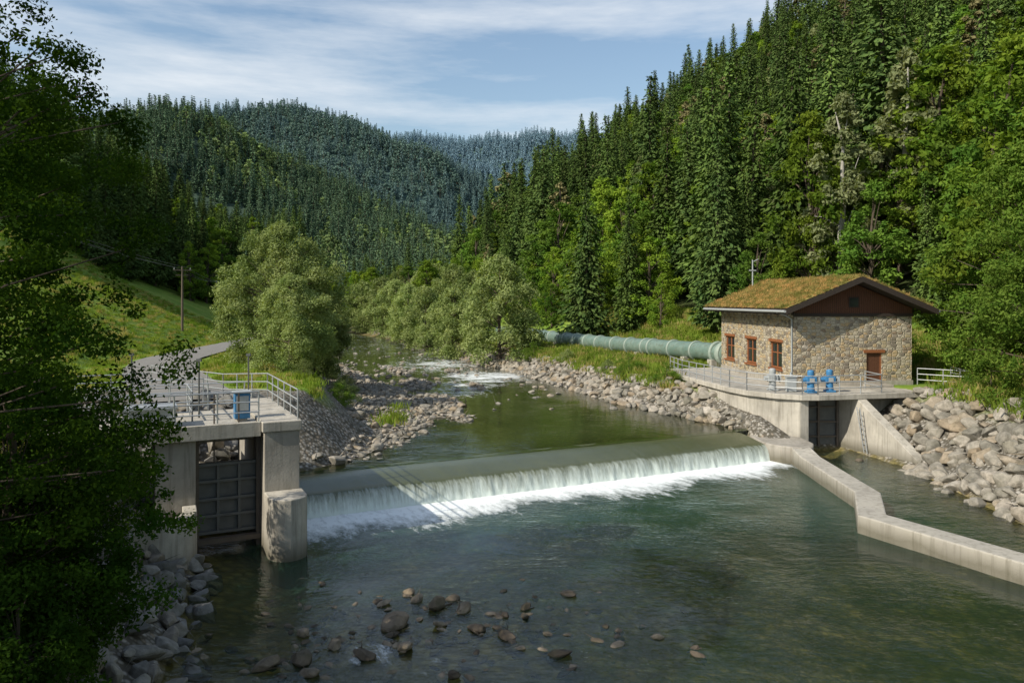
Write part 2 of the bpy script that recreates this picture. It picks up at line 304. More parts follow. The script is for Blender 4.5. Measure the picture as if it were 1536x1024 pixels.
def H(x,y):
    x=np.asarray(x,float);y=np.asarray(y,float)
    dl=xH(y)-x; dr=x-xR(y)
    hl=np.where(dl>0,.46*np.minimum(dl,19)+.72*np.maximum(dl-19,0),0)
    hr=np.where(dr>0,.5*np.minimum(dr,7)+.80*np.maximum(dr-7,0),0)
    hl=130*np.tanh(hl/130); hr=160*np.tanh(hr/160)
    hl=hl*(1-.8*ss(270,420,y)); hr=hr*(1-.6*ss(380,560,y))
    base=I(y,[50,110,250],[1,.85,1.2])*np.where(x<0,4.2,3.45)
    nz=(vn(x,y,30,3,3)-.5)
    near=np.maximum(base+hl,base+hr)+nz*np.clip((np.maximum(hl,hr)-9)*.3,0,11)
    HA=I(x,[-700,-250,-200,-168,-140,-80,-27,30,100,300],[80,106,112,104,84,54,32,18,15,15])
    A=HA*ss(215,455,y)*(1-.75*ss(465,600,y))
    HB=I(x,[-1200,-400,-300,-235,-170,-117,-47,43,200,500],[155,180,198,208,192,166,134,106,95,90])
    B=HB*ss(560,800,y)*(1-.6*ss(820,1050,y))
    HC=I(x,[-1500,-300,-100,60,150,400],[235,255,270,276,276,262])
    C=HC*ss(900,1300,y)
    far=np.maximum(np.maximum(A,B),C)
    far=far*(1+.34*(vn(x,y,80,11,3)-.5)*ss(20,60,far)*(1-.55*ss(100,200,far)))
    land=np.maximum(near,far)
    near_noise=(vn(x,y,2.5,21,3)-.5)*.18
    dU=sdf(x,y,polyU); dL=sdf(x,y,polyL)
    cx=I(y,*CX); left=x<cx
    g=gbar(y)
    rUl=np.where(dU<g,.09*dU,.09*g+.95*(dU-g)); dp=np.maximum(dU-2.3,0); rUr=np.where(dU<2.3,.72*dU,1.65+.13*dp+.02*dp**1.6)
    cU=1.2+np.where(left,rUl,rUr)
    cL=np.where(left,.78*dL,.72*dL)
    mc=np.minimum(cU,cL)
    h=np.where(land<=mc,land+near_noise*.4,mc+near_noise*np.clip(np.minimum(dU,dL),0,1)*2)
    isl=0
    for ix,iy,rx,ry,hh in ((-5.4,60,1.5,4.0,.6),(-8.6,71,1.5,4.0,.85),(-3.0,69,.9,3.0,.7),(-12.6,84,1.2,4,.8),(-6.5,84,1.0,3.5,.8),(-3.5,52,1.0,3.5,.45)):
        isl=isl+hh*np.exp(-((x-ix+(y-iy)*.3)/rx)**2-((y-iy)/ry)**2)
    inU=1.2-np.minimum(1.1-.6*ss(56,70,y),.14*(-dU))+near_noise*1.2; inU=np.minimum(inU+isl+near_noise*1.5*(isl>.05),1.34)
    dmax=.40+1.3*ss(26,35,y)+.55*ss(-4,-8,x)+.25*(vn(x,y,5,77,2)-.5)
    shal=np.exp(-(((x+2.3)/4.8)**2+((y-20.5)/3.0)**2))
    inL=-(np.minimum(dmax,.3*(-dL))*(1-.7*shal)+.05)+near_noise*1.0
    h=np.where(dL<0,inL,h); h=np.where((dU<0)&(dL>=0),inU,h)
    a,b=inv(x,y)
    wz=(a>-3)&(a<26.5)&(b>-.2)&(b<3.2); h=np.where(wz,np.minimum(h,.2),h)
    return h
def axis(lo,a,b,hi,st,gr):
    mid=list(np.arange(a,b,st)); r=[];s=st;v=mid[-1]
    while v<hi: s*=gr; s=min(s,45); v+=s; r.append(v)
    l=[];s=st;v=a
    while v>lo: s*=gr; s=min(s,60); v-=s; l.append(v)
    return np.array(l[::-1]+mid+r)
xs=axis(-1800,-26,28,1800,.38,1.045); ys=axis(-60,14,80,2400,.40,1.035)
X,Y=np.meshgrid(xs,ys); Z=H(X,Y); nx,ny=len(xs),len(ys)
V=np.stack([X.ravel(),Y.ravel(),Z.ravel()],1)
i=np.arange(ny-1)[:,None]*nx+np.arange(nx-1)[None,:]; F=np.stack([i,i+1,i+nx+1,i+nx],-1).reshape(-1,4)
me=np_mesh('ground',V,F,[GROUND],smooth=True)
x_,y_=X.ravel(),Y.ravel(); dU=sdf(x_,y_,polyU); dL=sdf(x_,y_,polyL)
cxl=x_<I(y_,*CX)
grav=np.where(cxl,1-ss(gbar(y_)+1.5,gbar(y_)+3.0,dU),1-ss(1.8,2.6,dU))*(y_>31)
grav=np.maximum(grav,(1-ss(3.5,5.5,dL))*(y_<48))
yard=(x_>-22)&(x_<-8)&(y_>28)&(y_<41); grav=np.maximum(grav,yard*1.0)
fl=I(y_,[20,60,95,118,150],[44,44,38,24,19])
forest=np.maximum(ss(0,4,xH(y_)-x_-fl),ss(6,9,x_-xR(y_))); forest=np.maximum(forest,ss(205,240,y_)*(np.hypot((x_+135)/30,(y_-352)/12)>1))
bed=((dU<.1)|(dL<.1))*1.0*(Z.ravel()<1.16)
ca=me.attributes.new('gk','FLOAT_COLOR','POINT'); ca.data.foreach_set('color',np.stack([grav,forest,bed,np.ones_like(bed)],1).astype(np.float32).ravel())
link(bpy.data.objects.new('ground',me))
# ------------------------------------------------------------------ water meshes (weir-aligned grid)
def water(name,aa,bb,z,poly,mat,foamf,margin):
    A,B=np.meshgrid(aa,bb); Xw=O[0]+A*e1[0]+B*e2[0]; Yw=O[1]+A*e1[1]+B*e2[1]
    Zw=z+(vn(Xw,Yw,1.3,5,2)-.5)*(.02 if z>0 else .035)
    n=len(aa); i=np.arange(len(bb)-1)[:,None]*n+np.arange(n-1)[None,:]; F=np.stack([i,i+1,i+n+1,i+n],-1).reshape(-1,4)
    d=sdf(Xw,Yw,poly).ravel(); keep=(d[F].min(1)<margin); F=F[keep]
    used=np.unique(F); mp=np.zeros(A.size,int); mp[used]=np.arange(len(used))
    V=np.stack([Xw.ravel(),Yw.ravel(),Zw.ravel()],1)[used]
    me=np_mesh(name,V,mp[F],[mat],smooth=True)
    f=foamf(A.ravel()[used],B.ravel()[used],V[:,0],V[:,1])
    at=me.attributes.new('foam','FLOAT','POINT'); at.data.foreach_set('value',f.astype(np.float32))
    at=me.attributes.new('depth','FLOAT','POINT'); at.data.foreach_set('value',np.clip(z-H(V[:,0],V[:,1]),.02,3).astype(np.float32))
    link(bpy.data.objects.new(name,me))
def foamL(a,b,x,y):
    on=ss(-1.2,-.6,a)*(1-ss(25.0,26.5,a))
    w=3.2+2.2*(vn(a,b*0,2.2,31,2)-.4)*2
    f=on*(np.clip(1.15-(-b)/w,0,1)*.95+.27*np.exp(b/5.))
    f+=.50*np.exp(-(((x+3.6)/3.2)**2+((y-19.3)/1.5)**2))*vn(x,y,.8,3,2)*1.3
    return np.clip(f,0,1)
def foamU(a,b,x,y):
    f=.75*np.exp(-(((x+2.0)/5)**2+((y-78)/6)**2))+.6*np.exp(-(((x+9)/8)**2+((y-93)/12)**2))+.6*np.exp(-(((x+4.5)/4)**2+((y-67)/7)**2))
    f+=.33*ss(95,115,y)
    return np.clip(f*(.5+.9*vn(x,y,1.5,9,2)),0,.9)
water('river_lower',np.arange(-22,45,.3),-np.arange(0,70,.3)[::-1],0,polyL,WATL,foamL,.9)
water('river_upper',np.arange(-70,40,.5),np.concatenate([np.arange(2.6,60,.35),np.arange(60,300,1.5)]),1.2,polyU,WATU,foamU,.6)
# ------------------------------------------------------------------ weir
weir=empty('weir')
mb=MB(); prof=[(3.4,-1.2),(3.4,.9),(2.6,1.08),(1.9,1.05),(1.,.88),(.35,.72),(.12,.5),(0.05,-1.2)]
Vp=[];
for a in (-1.2,25.6):
    for b,z in prof: p=Lw(a,b); Vp.append((*p,z))
k=len(prof); mb.add(Vp,[tuple(range(k)),tuple(range(2*k-1,k-1,-1))]+[(i,i+1,k+i+1,k+i) for i in range(k-1)]); mb.obj('weir_body',[CONC],weir)
pf=np.array([(3.2,1.2),(2.6,1.195),(2.1,1.18),(1.6,1.11),(1.1,1.01),(.7,.93),(.4,.865),(.2,.79),(.06,.68),(-.02,.5),(-.09,.3),(-.15,.12),(-.2,-.03)])
sv=np.array([0,0.02,.05,.1,.18,.25,.32,.45,.6,.72,.82,.92,1.])
aa=np.arange(-1.15,25.5,.08); nb=len(pf); A,J=np.meshgrid(aa,np.arange(nb))
Bq=pf[J,0]; Zq=pf[J,1]; dis=(vn(A*4,J*.25,1,41,3)-.5)
Bq=Bq-dis*.16*sv[J]; Zq=Zq+(vn(A*2,J*.3,1,43,2)-.5)*.03*np.minimum(1,sv[J]*4)*(sv[J]<.95)
Xw=O[0]+A*e1[0]+Bq*e2[0]; Yw=O[1]+A*e1[1]+Bq*e2[1]
n=len(aa); i=np.arange(nb-1)[:,None]*n+np.arange(n-1)[None,:]; F=np.stack([i,i+1,i+n+1,i+n],-1).reshape(-1,4)
me=np_mesh('falling_water',np.stack([Xw.ravel(),Yw.ravel(),Zq.ravel()],1),F,[FALL],smooth=True)
s_along=np.concatenate([[0],np.cumsum(np.hypot(np.diff(pf[:,0]),np.diff(pf[:,1])))])
at=me.attributes.new('ws','FLOAT_VECTOR','POINT'); at.data.foreach_set('vector',np.stack([A.ravel(),s_along[J].ravel(),sv[J].ravel()],1).astype(np.float32).ravel())
link(bpy.data.objects.new('water_sheet',me),weir)
# ------------------------------------------------------------------ left intake structure
ML=Matrix(((e1[0],e2[0],0,O[0]),(e1[1],e2[1],0,O[1]),(0,0,1,0),(0,0,0,1)))
intake=empty('sluice_gate_structure')
def rnd_end(a0,a1,b0,b1,n=10):
    r=(a1-a0)/2; c=(a0+a1)/2
    return [(a1,b1),(a0,b1)]+[(c-r*math.cos(math.pi*t/n),b0+r-r*math.sin(math.pi*t/n)*1.0) for t in range(n+1)]
mb=MB(); mb.prism([(-2.35,-3.6),(-1.1,-3.6),(-1.1,3.6),(-2.35,3.6)],-1.3,4.25,0,ML); mb.obj('pier_tall',[CONC],intake,.03)
mb=MB(); mb.box(-2.42,-1.03,-3.67,3.6,4.252,4.62,0,ML); mb.obj('pier_cap',[CONC2],intake,.03)
mb=MB(); mb.prism(rnd_end(-2.36,-1.02,-5.15,-3.602),-1.9,2.12,0,ML); mb.obj('pier_nose',[CONC2],intake,.04)
mb=MB(); mb.prism([(-5.9,-3.2),(-4.6,-3.2),(-4.6,2.6),(-5.9,2.6)],-1.9,4.25,0,ML); mb.obj('abutment_wall',[CONC],intake,.03)
def ribbon(pts,w):
    n=len(pts); Lf=[];Rt=[]
    for i,p in enumerate(pts):
        p=Vector((p[0],p[1]))
        d0=p-Vector((pts[i-1][0],pts[i-1][1])) if i>0 else None; d1=Vector((pts[i+1][0],pts[i+1][1]))-p if i<n-1 else None
        if d0 is None: d0=d1
        if d1 is None: d1=d0
        d0=d0.normalized();d1=d1.normalized(); n0=Vector((-d0.y,d0.x)); n1=Vector((-d1.y,d1.x)); m_=(n0+n1).normalized(); s=w/2/max(.5,m_.dot(n0))
        Lf.append(tuple(p+m_*s)); Rt.append(tuple(p-m_*s))
    return Lf+Rt[::-1]
def strip(mb,pts,w,z0,z1,M=None,m=0):
    q=ribbon(pts,w); n=len(pts); zs=z1 if hasattr(z1,'__len__') else [z1]*n
    V=[]
    for i in range(n):
        l=q[i]; r=q[2*n-1-i]; V+=[(l[0],l[1],z0),(r[0],r[1],z0),(r[0],r[1],zs[i]),(l[0],l[1],zs[i])]
    if M is not None: V=[M@Vector(p) for p in V]
    F=[]
    for i in range(n-1):
        a=i*4;b=a+4
        for j in range(4): F.append((a+j,a+(j+1)%4,b+(j+1)%4,b+j))
    F+=[(0,1,2,3),tuple((n-1)*4+j for j in (3,2,1,0))]; mb.add(V,F,m)
mb=MB(); arc=[(-4.82,-3.25),(-4.85,-4.1)]+[(-5.9+1.0*math.cos(t),-4.1-1.0*math.sin(t)) for t in np.linspace(.2,math.pi/2,8)]+[(-7.2,-5.15),(-9.5,-5.0)]
strip(mb,arc,.45,-1.9,[1.85]*len(arc),ML); mb.obj('wing_wall',[CONC2],intake,.03)
mb=MB(); mb.box(-9.5,-2.44,-3.3,1.4,4.253,4.5,0,ML); mb.box(-9.5,-2.44,-3.45,-3.303,4.1,4.62,0,ML); mb.box(-4.6,-2.36,-1.0,-.7,3.6,4.25,0,ML); mb.obj('deck',[CONC2],intake,.02)
mb=MB(); mb.box(-4.55,-2.4,-2.4,-2.3,.55,3.1,0,ML)
for z in (.55,1.15,1.75,2.4,3.0): mb.box(-4.55,-2.4,-2.58,-2.402,z,z+.1,0,ML)
for a in (-4.55,-3.85,-3.12,-2.5): mb.box(a,a+.1,-2.56,-2.403,.65,3.0,0,ML)
mb.obj('gate_leaf',[DSTEEL],intake,.01)
mb=MB()
for a in (-4.6,-2.5): mb.box(a,a+.14,-2.75,-2.6,-.8,4.2,0,ML); mb.box(a,a+.14,-2.2,-2.05,-.8,4.2,0,ML)
mb.box(-4.6,-2.36,-2.9,-2.6,.28,.45,0,ML); mb.box(-3.95,-3.9,-2.45,-2.4,3.1,5.6,0,ML); mb.box(-3.1,-3.05,-2.45,-2.4,3.1,5.6,0,ML)
mb.obj('gate_guides',[RUST],intake)
mb=MB(); mb.box(-4.6,-2.35,1.2,1.3,-1,1.1,0,ML); mb.obj('bay_shade_panel',[BLACK],intake)  # near-black panel, painted shade for the dark opening under the gate
def railing(name,pts,parent,h=1.1,nr=3,sp=1.5,r=.026,mat=None):
    mb=MB()
    for a,b in zip(pts[:-1],pts[1:]):
        a=Vector(a);b=Vector(b); L=(b-a).length; n=max(1,round(L/sp))
        for i in range(n+1):
            p=a+(b-a)*i/n; mb.tube([p,p+Vector((0,0,h))],r*1.15,6)
        for j in range(nr):
            z=h*(j+1)/nr; mb.tube([a+Vector((0,0,z)),b+Vector((0,0,z))],r,6)
    return mb.obj(name,[mat or STEEL],parent)
def L3(a,b,z): return (*Lw(a,b),z)
rl=empty('deck_railing')
railing('rail_front',[L3(-9.5,-3.3,4.6),L3(-2.5,-3.3,4.6)],rl)
railing('rail_mid',[L3(-9.5,-1.5,4.5),L3(-4.6,-1.5,4.5),L3(-4.6,1.2,4.5)],rl)
railing('rail_side',[L3(-1.15,-3.5,4.62),L3(-1.15,3.4,4.62),L3(-2.6,7.5,4.3),L3(-5.6,15,4.25)],rl)
railing('rail_back',[L3(-9.5,1.3,4.5),L3(-2.4,1.3,4.5)],rl)
railing('rail_yard',[L3(-9.5,6.2,4.25),L3(-3.6,6.2,4.25)],rl)
railing('rail_yard_b',[L3(-12,10,4.25),L3(-6,10,4.25)],rl)
cab=empty('control_cabinet')
mb=MB(); mb.box(-3.2,-2.65,-2.3,-1.85,4.6,5.55,0,ML); mb.obj('cabinet_body',[BLUE],cab,.02)
mb=MB(); mb.box(-3.25,-2.6,-2.36,-1.8,5.553,5.62,0,ML); mb.box(-3.14,-2.71,-2.32,-2.303,4.9,5.45,1,ML); mb.obj('cabinet_lid',[GREY,STEEL],cab,.01)
mb=MB(); mb.box(-3.1,-2.75,-2.25,-1.9,4.5,4.6,0,ML); mb.obj('cabinet_plinth',[CONC],cab)
for a,b,h in ((-4.3,-.6,2.3),(-2.2,1.6,2.3),(-6.6,4,2.3)):
    mb=MB(); p=L3(a,b,4.4); mb.tube([p,(p[0],p[1],4.4+h)],.035,8); mb.box(p[0]-.09,p[0]+.09,p[1]-.05,p[1]+.05,4.35+h,4.45+h); mb.box(p[0]-.1,p[0]+.1,p[1]-.1,p[1]+.1,4.35,4.47); mb.obj('level_sensor_post',[DSTEEL])
mb=MB()
for i in range(5): mb.box(-6.9,-5.2,-2.6+i*.25,-2.55+i*.25,4.52,5.15,0,ML)
mb.box(-6.95,-5.15,-2.7,-1.45,5.152,5.22,0,ML); mb.obj('trash_rack',[STEEL])
# ------------------------------------------------------------------ right abutment & terrace
ab=empty('intake_abutment')
mb=MB(); mb.prism([(12.7,57),(14.05,49.3),(14.6,47.6),(15.8,46.1),(17.0,45.2),(17.55,45.3),(17.6,47.4),(20.1,47.4),(20.2,47.41),(27.5,48.2),(27.5,57)],-1.9,3.1); mb.obj('abutment_block',[CONC2],ab,.05)
mb=MB(); mb.prism([(12.5,57),(13.85,49.2),(14.45,47.4),(15.7,45.85),(17.0,45.0),(18.0,44.95),(22.3,45.9),(27.6,47.0),(27.6,62),(17,64),(12.5,62)],3.102,3.42); mb.obj('terrace_slab',[CONC2],ab,.03)
mb=MB(); c0=[(14.2,46.9),(14.2,44.2),(14.35,43.2),(14.9,42.4),(15.8,41.8),(16.6,42.2),(17.0,43.2),(17.0,45.19),(15.8,46.09),(14.6,47.59)]
mb.prism(c0,-1.9,.95); mb.obj('curved_footing',[CONC],ab,.08)
mb=MB(); Vw=[]
for dx in (0,.55):
    Vw+=[(20.0+dx,47.39,-1.9),(21.7+dx,40.9,-1.9),(21.7+dx,40.9,.35),(20.55+dx,45.6,3.1),(20.0+dx,47.39,3.1)]
mb.add(Vw,[(0,1,2,3,4),(9,8,7,6,5)]+[(i,(i+1)%5,5+(i+1)%5,5+i) for i in range(5)]); mb.obj('sloped_wing_wall',[CONC2],ab,.03)
mb=MB(); mb.box(17.65,20.0,47.2,47.3,-.3,3.05,0)
for z in (.6,1.5,2.4): mb.box(17.65,20.0,47.05,47.197,z,z+.1,1)
for x in (17.6,18.75,19.9): mb.box(x,x+.12,47.0,47.19,-.4,3.08,1)
mb.obj('outlet_gate',[DSTEEL,RUST],ab)
mb=MB()
for t in (0,.4):
    mb.tube([(20.62,44.9-t,.1),(20.36,45.3-t,2.7)],.03,6)
for i in range(8): z=.3+i*.3; f=z/2.9; mb.tube([(20.6-.25*f,44.9+.4*f,z),(20.6-.25*f,44.5+.4*f,z)],.02,5)
mb.obj('access_ladder',[STEEL])
mb=MB(); strip(mb,[(15.9,42.4),(15.75,40.5),(15.35,33.1),(13.95,29.7),(16.6,24.5),(19.6,18.6),(23,12)],1.05,-1.9,[.95,.75,.72,.7,.7,.7,.7]); mb.obj('guide_wall',[CONC2],None,.05)
rr=empty('terrace_railing')
railing('rail_terrace',[(12.6,61,3.43),(12.65,57,3.43),(13.98,49.25,3.43),(14.55,47.5,3.43),(15.8,46.0,3.43),(17.1,45.15,3.43),(18.0,45.1,3.43),(22.2,46.05,3.43)],rr,1.1,3,1.4,.03)
railing('rail_steps',[(22.2,46.05,3.43),(22.2,48.2,3.43)],rr,r=.03)
railing('rail_east',[(26.6,50.3,3.43),(28.8,48.2,3.43),(28.9,50.5,3.5)],rr,r=.03)
def actuator(x,y,z,body,h=1.0):
    e=empty('gate_actuator',(x,y,z))
    mb=MB(); mb.box(-.28,.28,-.28,.28,0,.12); mb.tube([(0,0,.12),(0,0,.55)],[.24,.2],14); mb.obj('pedestal',[body],e,.01)
    mb=MB(); mb.box(-.3,.3,-.22,.22,.55,.95); mb.tube([(0,0,.95),(0,0,1.05),(0,0,1.3),(0,0,1.36)],[.17,.2,.2,.12],14); mb.tube([(-.5,0,.75),(-.3,0,.75)],.15,12); mb.obj('gearbox',[body],e,.03)
    mb=MB(); mb.tube([(.42,-.0,.75),(.46,0,.75)],.26,14); mb.tube([(.3,0,.75),(.42,0,.75)],.05,8); mb.box(-.14,.14,-.26,-.222,.62,.88); mb.obj('handwheel_and_cover',[GREY],e)
actuator(18.0,46.2,3.43,BLUE); actuator(19.3,46.6,3.43,BLUE); actuator(16.1,47.4,3.43,GREY); 
mb=MB(); mb.box(16.7,17.3,46.6,46.9,3.43,4.3); mb.box(16.65,17.35,46.55,46.95,4.302,4.36); mb.tube([(17,46.75,4.36),(17,46.75,4.6)],.06,8); mb.obj('switch_box',[GREY],None,.02)
# ------------------------------------------------------------------ powerhouse
ph=empty('stone_powerhouse',(18.2,49.5,3.42),math.radians(5))
W,D,HW,T=8.0,13.0,4.6,.45
mb=MB()
wins=[(1.75,3.65),(6.0,7.9),(10.2,12.1)]; wz0,wz1=.95,2.75
yy=T
for a,b in wins:
    mb.box(0,T,yy,a,0,HW); mb.box(0,T,a,b,0,wz0); mb.box(0,T,a,b,wz1,HW); yy=b
mb.box(0,T,yy,D-T,0,HW)
d0,d1,dh=4.9,5.95,2.15
mb.box(0,d0,0,T,0,HW); mb.box(d1,W,0,T,0,HW); mb.box(d0,d1,0,T,dh,HW)
mb.box(W-T,W,T,D-T,0,HW); mb.box(0,W,D-T,D,0,HW)
mb.box(0.0,T,T,D-T,HW+.001,5.0)
mb.box(W-T,W,T,D-T,HW+.001,5.0)
mb.obj('stone_walls',[STONE],ph)
mb=MB(); mb.box(-.06,W+.06,-.06,-.003,0,.35); mb.box(-.06,-.003,-.003,D,0,.35); mb.obj('plinth',[CONC],ph)
mb=MB()
for yb in (-.0,D-.2):
    V=[];pp=[(0,HW+.003),(W,HW+.003),(W,5.06),(W/2,6.68),(0,5.06)]
    for dy in (-.04 if yb<=0 else 0,.2): V+=[(x,yb+dy,z) for x,z in pp]
    mb.add(V,[(0,1,2,3,4),(9,8,7,6,5)]+[(i,(i+1)%5,5+(i+1)%5,5+i) for i in range(5)])
mb.obj('gable_boards',[BOARD],ph)
mb=MB(); mb.box(-.05,W+.05,-.1,-.043,HW-.08,HW+.12); mb.box(3.66,4.34,-.1,-.05,5.1,5.78); mb.obj('gable_trim',[DARKW],ph)
mb=MB(); mb.box(3.74,4.26,-.115,-.103,5.18,5.7); mb.obj('gable_window',[GLASS],ph)
mb=MB()
for a,b in wins:
    fx0,fx1=.10,.2
    f=.13
    mb.box(fx0,fx1,a,a+f,wz0,wz1);mb.box(fx0,fx1,b-f,b,wz0,wz1);mb.box(fx0,fx1,a+f,b-f,wz0,wz0+f);mb.box(fx0,fx1,a+f,b-f,wz1-f,wz1)
    c=(a+b)/2; mb.box(fx0+.01,fx1,c-.06,c+.06,wz0+f,wz1-f); mb.box(fx0+.02,fx1,a+f,c-.06,1.98,2.05); mb.box(fx0+.02,fx1,c+.06,b-f,1.98,2.05)
    mb.box(-.05,.35,a-.12,b+.12,wz1,wz1+.18)
    mb.box(-.1,.3,a-.1,b+.1,wz0-.12,wz0)
mb.obj('window_frames',[WINW],ph)
mb=MB()
for a,b in wins: mb.box(.16,.19,a+.02,b-.02,wz0+.02,wz1-.02)
mb.obj('window_panes',[GLASS],ph)
mb=MB(); mb.box(d0-.2,d1+.2,-.06,.3,dh,dh+.2); mb.box(d0,d0+.09,.08,.2,0,dh); mb.box(d1-.09,d1,.08,.2,0,dh); mb.obj('door_frame',[WINW],ph)
mb=MB(); mb.box(d0+.09,d1-.09,.12,.18,0,dh)
for i in range(5): mb.box(d0+.1+i*.175,d0+.26+i*.175,.10,.119,.03,dh-.03)
mb.obj('door',[DOORW],ph)
mb=MB(); mb.box(d0-.3,d1+.3,-.9,-.07,0,.14); mb.obj('door_step',[CONC],ph,.02)
def rz(x): return 4.98+.41*(x+1.05) if x<=4 else 4.98+.41*(9.05-x)
mb=MB(); y0,y1=-1.15,D+1.0
for xa,xb in ((-1.05,4.0),(9.05,4.0)):
    V=[(xa,y0,rz(xa)-.3),(xb,y0,rz(4)-.3),(xb,y1,rz(4)-.3),(xa,y1,rz(xa)-.3),(xa,y0,rz(xa)),(xb,y0,rz(4)),(xb,y1,rz(4)),(xa,y1,rz(xa))]
    mb.add(V,[(0,1,2,3),(4,7,6,5),(0,4,5,1),(3,2,6,7),(0,3,7,4)])
mb.obj('roof_deck',[DARKW],ph)
nxr,nyr=44,60; gx=np.linspace(-.98,8.98,nxr); gy=np.linspace(y0+.08,y1-.08,nyr)
GX,GY=np.meshgrid(gx,gy); RZ=np.where(GX<=4,4.98+.41*(GX+1.05),4.98+.41*(9.05-GX)); GZ=RZ+.05+.09*vn(GX,GY,.5,71,3)*ss(0,.3,np.minimum(np.minimum(GX+.98,8.98-GX),np.minimum(GY-gy[0],gy[-1]-GY))+.1)
i=np.arange(nyr-1)[:,None]*nxr+np.arange(nxr-1)[None,:]; F=np.stack([i,i+1,i+nxr+1,i+nxr],-1).reshape(-1,4)
m,nt,out=nmat('roof_turf'); v=objc(nt); c=mixc(nt,mask(nt,noise(nt,v,.8,6,.7),.35,.65),(.19,.19,.05),(.38,.27,.11)); princ(nt,out,c,.95,bump(nt,noise(nt,v,12,4),1,.05),0,.1)
link(bpy.data.objects.new('green_roof',np_mesh('green_roof',np.stack([GX.ravel(),GY.ravel(),GZ.ravel()],1),F,[m],smooth=True)),ph)
mb=MB()
for xa in (-1.12,9.12): mb.tube([(xa,y0,4.86),(xa,y1,4.86)],.085,8)
mb.tube([(-1.1,.15,4.8),(-.5,.12,4.6),(-.1,.1,4.35),(-.1,.1,0.1)],.055,8); mb.obj('gutter_and_downpipe',[GREY],ph)
mb=MB()
for xa,s in ((-1.05,1),(9.05,-1)):
    V=[];
    for y in (y0-.06,y0-.004): V+=[(xa,y,rz(xa)-.32),(4,y,rz(4)-.32),(4,y,rz(4)+.03),(xa,y,rz(xa)+.03)]
    mb.add(V,[(0,1,2,3),(7,6,5,4),(0,4,5,1),(1,5,6,2),(2,6,7,3),(3,7,4,0)])
for yb in (.6,6,11.5): mb.box(-1.0,-.01,yb,yb+.14,4.65,4.8)
mb.obj('bargeboards',[DARKW],ph)
# ------------------------------------------------------------------ penstock
ps=empty('penstock_pipe')
path=[Vector(p) for p in [(18.0,62.2,4.6),(16.6,66,4.6),(13.6,74,4.45),(10.3,85,4.2),(6.9,97,4.1),(3.0,109,4.1),(-2,122,4.1)]]
mb=MB(); mb.tube(path,.78,28); mb.obj('pipe',[PIPE],ps)
mbf=MB(); mbs=MB()
for a,b in zip(path[:-1],path[1:]):
    L=(b-a).length; d=(b-a)/L; s=1.2
    while s<L:
        p=a+d*s; mbf.tube([p-d*.11,p-d*.10,p+d*.10,p+d*.11],[.80,.88,.88,.80],28); s+=3.6
    s=2.2
    while s<L:
        p=a+d*s; M=Matrix.Translation(p)@Matrix.Rotation(math.atan2(d.y,d.x),4,'Z'); mbs.box(-.3,.3,-.85,.85,-2.2,-.55,0,M); s+=7.2
mbf.obj('flanges',[PIPE2],ps); mbs.obj('saddles',[CONC2],ps,.03)
mb=MB(); p0=path[0]; d=(path[1]-path[0]).normalized(); mb.tube([p0+d*.9,p0+d*1.0,p0+d*1.3,p0+d*1.4],[.9,1.0,1.0,.9],28)
mb.tube([p0+d*2.0,p0+d*2.05,p0+d*2.2,p0+d*2.25],[.85,.97,.97,.85],28)
mb.obj('coupling',[PIPE2],ps)
# ------------------------------------------------------------------ road
rd=[(-15,36),(-19,43),(-24,52),(-28,62),(-30.2,74),(-32,88),(-34.5,104),(-39,122)]
rp=[]
for a,b in zip(rd[:-1],rd[1:]):
    for t in np.linspace(0,1,12,endpoint=False): rp.append((a[0]+(b[0]-a[0])*t,a[1]+(b[1]-a[1])*t))
rp=np.array(rp)
for _ in range(12): rp[1:-1]=(rp[:-2]+rp[1:-1]*2+rp[2:])/4
q=ribbon([tuple(p) for p in rp],4.6); n=len(rp); V=[]
for i in range(n):
    l=q[i]; r=q[2*n-1-i]; 
    zz=float(H(np.array([rp[i][0]]),np.array([rp[i][1]]))[0])+.12
    for t in (0,.5,1): V.append((l[0]+(r[0]-l[0])*t,l[1]+(r[1]-l[1])*t,zz+(.03 if t==.5 else 0)))
F=[(i*3+j,i*3+j+1,i*3+j+4,i*3+j+3) for i in range(n-1) for j in range(2)]
link(bpy.data.objects.new('road',np_mesh('road',V,F,[ASPH],smooth=True)))
